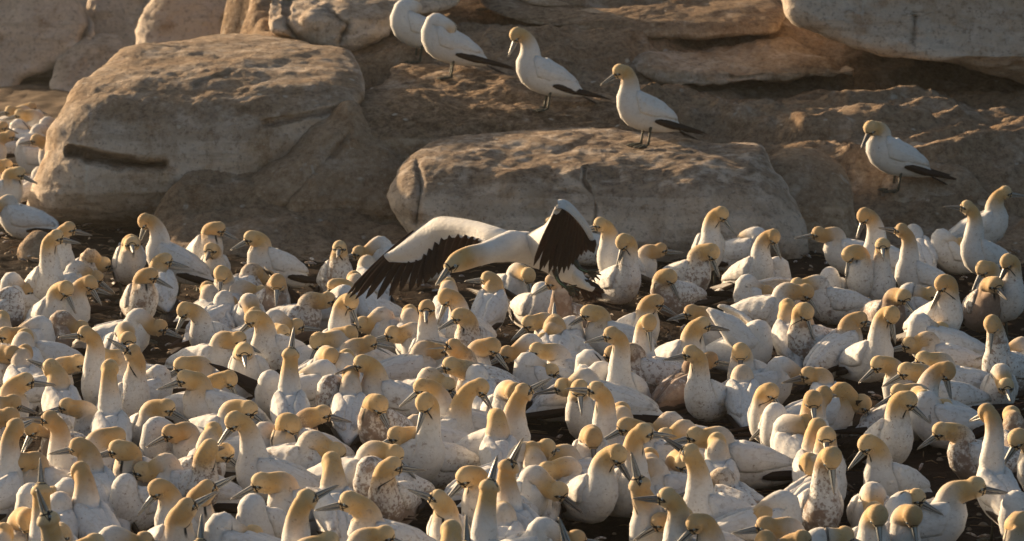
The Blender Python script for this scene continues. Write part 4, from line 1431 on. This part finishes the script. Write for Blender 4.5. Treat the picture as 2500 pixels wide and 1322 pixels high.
def sheet(rowA, rowB, thick, n=16, m=8, belly=.02, side=-1):
    """A feathered wing surface between two edge curves, thicker along its front edge."""
    A_, B_ = cat_rom(np.array(rowA), n), cat_rom(np.array(rowB), n)
    top, bot = [], []
    for i in range(n):
        ch = B_[i] - A_[i]
        sp = unit(A_[min(i + 1, n - 1)] - A_[max(i - 1, 0)])
        nr = unit(np.cross(sp, ch)) * side
        for j in range(m):
            t = j / (m - 1)
            p = A_[i] + ch * t + nr * belly * math.sin(math.pi * t)
            th = thick * (1 - t) ** .7 * (min(1, (t + .02) / .12)) + .0025
            top.append(p + nr * th * .5)
            bot.append(p - nr * th * .5)
    V = np.array(top + bot)
    o = n * m
    F_ = []
    for i in range(n - 1):
        for j in range(m - 1):
            a = i * m + j
            F_.append((a, a + 1, a + m + 1, a + m))
            F_.append((a + o, a + m + o, a + m + 1 + o, a + 1 + o))
    edge = [i * m for i in range(n)] + [(n - 1) * m + j for j in range(1, m)] + [i * m + m - 1 for i in range(n - 2, -1, -1)] + list(range(m - 2, 0, -1))
    for a, b in zip(edge, edge[1:] + edge[:1]):
        F_.append((a, a + o, b + o, b))
    return V, F_
def one_feather(parent, p, q, w, flat_dir, droop):
    d = unit(np.asarray(q) - np.asarray(p))
    fd = unit(np.cross(d, np.array([0, 1.0, 0])) + np.array([0, .22, 0]))
    V, f = blade(p, q, w, fd, droop, 9, .35)
    o = obj("flight_feather", mesh_of("flight_feather", V, f, M_DARK), parent)
    return o
# far wing: its pale underside faces the camera
lead = [(1262, 572, 17.05), (1225, 560, 17.10), (1160, 540, 17.22), (1078, 528, 17.36), (1040, 545, 17.42), (1000, 576, 17.46), (950, 622, 17.50)]
covt = [(1215, 604, 17.05), (1180, 592, 17.08), (1140, 582, 17.20), (1088, 584, 17.32), (1060, 612, 17.38), (1012, 640, 17.43), (950, 640, 17.48)]
V, f = sheet([L(*p) for p in lead], [L(*p) for p in covt], .030, 30, 9, .022, 1)
wing = obj("wing", mesh_of("wing", V, f, M_WING), root, muck=-1.0)
tips = [(848, 719), (853, 727), (868, 731), (893, 730), (921, 731), (951, 723), (976, 712), (1000, 703), (1020, 694), (1038, 684), (1054, 672), (1070, 662),
        (1086, 652), (1102, 643), (1120, 634), (1138, 627), (1155, 622), (1172, 618), (1188, 615), (1203, 614)]
cl = cat_rom(np.array([(1208, 596, 17.07), (1175, 584, 17.10), (1135, 574, 17.21), (1088, 570, 17.34), (1052, 596, 17.41), (1008, 618, 17.46), (985, 600, 17.51), (1012, 566, 17.53)], float), len(tips))[::-1]
for i, ((tx, ty), r) in enumerate(zip(tips, cl)):
    k = i / (len(tips) - 1)
    p, q = L(*r), L(tx, ty + (9 if 6 < i < 17 else 0), 17.55 - .42 * k + (.012 if i % 2 else 0))
    one_feather(wing, p, q, .0170 if i < 9 else .0230, L(1000, 600, 17.4) - L(1080, 560, 17.3) if i < 9 else L(1000, 560, 17.3) - L(1160, 560, 17.1), -.006)
# near wing: raised, the hand hanging down with the dark upper side to the camera
up_e = [(1250, 585, 17.04), (1300, 564, 16.95), (1338, 545, 16.80), (1358, 522, 16.72), (1368, 497, 16.68)]
lo_e = [(1275, 628, 17.04), (1318, 634, 16.95), (1340, 608, 16.78), (1357, 560, 16.71), (1374, 512, 16.67)]
V, f = sheet([L(*p) for p in up_e], [L(*p) for p in lo_e], .030, 22, 9, .018, -1)
wing2 = obj("wing", mesh_of("wing", V, f, M_WING), root, muck=-1.0)
hand_a = [(1364, 493, 16.70), (1376, 491, 16.70), (1392, 503, 16.72), (1412, 526, 16.76), (1430, 550, 16.80), (1445, 582, 16.84)]
hand_b = [(1364, 508, 16.66), (1376, 511, 16.66), (1391, 521, 16.68), (1408, 538, 16.72), (1425, 560, 16.77), (1441, 588, 16.83)]
V, f = sheet([L(*p) for p in hand_a], [L(*p) for p in hand_b], .024, 18, 7, .008, -1)
w2b = obj("wing_covert", mesh_of("wing_covert", V, f, M_WING), wing2, muck=-1.0)
tips2 = [(1303, 649), (1317, 664), (1328, 655), (1340, 667), (1352, 668), (1364, 670), (1376, 667), (1387, 660), (1397, 648), (1408, 636), (1419, 625), (1431, 617), (1442, 615), (1450, 619), (1453, 607)]
rl = cat_rom(np.array([(1368, 506, 16.67), (1380, 512, 16.67), (1396, 526, 16.70), (1412, 545, 16.75), (1428, 566, 16.80), (1440, 585, 16.84)], float), len(tips2))
for i, ((tx, ty), r) in enumerate(zip(tips2, rl)):
    k = i / (len(tips2) - 1)
    one_feather(wing2, L(*r), L(tx, ty, 16.74 + .12 * k + (.010 if i % 2 else 0)), .0150, L(1440, 560, 16.8) - L(1330, 600, 16.76), -.01)
# tail: white rump above, a fan of dark feathers
tail = obj("tail", mesh_of("tail", *join([tube([L(1385, 655, 17.2), L(1412, 684, 17.22), L(1436, 704, 17.24)], [.040, .036, .016], 10, 8, .55)]), M_WING), root, muck=-1.0)
for i, (tx, ty) in enumerate([(1372, 704), (1392, 724), (1412, 732), (1436, 737), (1456, 736), (1470, 728), (1477, 716), (1466, 704)]):
    one_feather(tail, L(1392 + i * 5, 672 + i * 2, 17.235), L(tx, ty, 17.30 + .01 * (i % 2)), .0125, L(1470, 700, 17.3) - L(1380, 720, 17.3), 0.0)
for pts in ([(1352, 652, 17.10), (1362, 684, 17.08), (1382, 702, 17.07)], [(1402, 636, 17.12), (1416, 656, 17.09), (1436, 664, 17.07)]):
    V, f = tube([L(*p) for p in pts], [.014, .009, .008], 8, 8)
    lg = obj("leg", mesh_of("leg", V, f, M_LEG), root)
    off = np.array([0, -.0085, 0])
    V, f = tube([L(*p) + off for p in pts], [.002, .0022, .0016], 5, 8)
    obj("green_line", mesh_of("green_line", V, f, M_TOE), lg)
    e = L(*pts[-1])
    prs = [tube([e, e + np.array([dx * .6, dy * .6, dz * .5]), e + np.array([dx, dy, dz])], [.009, .006, .003], 6) for dx, dy, dz in ((.055, -.01, -.012), (.05, .0, -.035), (.03, .01, -.045), (.045, -.02, .012))]
    V, f = join(prs)
    obj("foot", mesh_of("foot", V, f, M_LEG), lg)

# ================================================================ litter on the mud
def scatter(n, shape):
    parts = []
    for i in range(n):
        x, y = rng.uniform(-3.6, 3.4), rng.uniform(15.0, 27.0)
        parts.append(shape(x, y, i))
    return join(parts)
def twig(x, y, i):
    a, ln = rng.uniform(0, 6.28), rng.uniform(.05, .16)
    d = np.array([math.cos(a), math.sin(a), 0]) * ln / 2
    p = np.array([x, y, rng.uniform(.002, .02)])
    return tube([p - d, p + np.array([0, 0, rng.uniform(0, .012)]), p + d], [.002, .003, .0015], 5)
def plume(x, y, i):
    a, ln = rng.uniform(0, 6.28), rng.uniform(.03, .08)
    d = np.array([math.cos(a), math.sin(a), rng.uniform(-.2, .3)]) * ln
    p = np.array([x, y, rng.uniform(.004, .02)])
    return blade(p, p + d, ln * .13, (-d[1], d[0], .2), -.004, 5, .4)
def pebble(x, y, i):
    r = rng.uniform(.006, .022)
    th = np.linspace(0, 2 * np.pi, 7)[:-1]
    V = [(x + r * math.cos(t) * rng.uniform(.8, 1.2), y + r * math.sin(t) * rng.uniform(.8, 1.2), .002) for t in th] + [(x + .55 * r * math.cos(t), y + .55 * r * math.sin(t), r * .7) for t in th] + [(x, y, r * .85)]
    f = [(j, (j + 1) % 6, 6 + (j + 1) % 6, 6 + j) for j in range(6)] + [(6 + j, 6 + (j + 1) % 6, 12) for j in range(6)]
    return np.array(V), f
V, f = scatter(2600, twig)
obj("nest_twigs", mesh_of("nest_twigs", V, f, mat_simple("dry_twig", (.10, .06, .03), (.22, .14, .07), 40, .8)), kind="stuff")
V, f = scatter(900, plume)
obj("fallen_feathers", mesh_of("fallen_feathers", V, f, M_WING), kind="stuff", muck=1.5)
V, f = scatter(2200, pebble)
obj("pebbles", mesh_of("pebbles", V, f, mat_simple("pebble_stone", (.10, .07, .045), (.24, .18, .12), 60, .85), False), kind="stuff")

# ================================================================ sunlit sea haze: one closed box round the whole scene
def haze_box(x0, x1, y0, y1, z0, z1, density):
    V = [(x, y, z) for z in (z0, z1) for y in (y0, y1) for x in (x0, x1)]
    f = [(0, 2, 3, 1), (4, 5, 7, 6), (0, 1, 5, 4), (2, 6, 7, 3), (0, 4, 6, 2), (1, 3, 7, 5)]
    obj("haze", mesh_of("haze", V, f, mat_haze(density), False), kind="stuff")
haze_box(-700, 700, -600, 800, -1.2, 4.3, 0.0013)
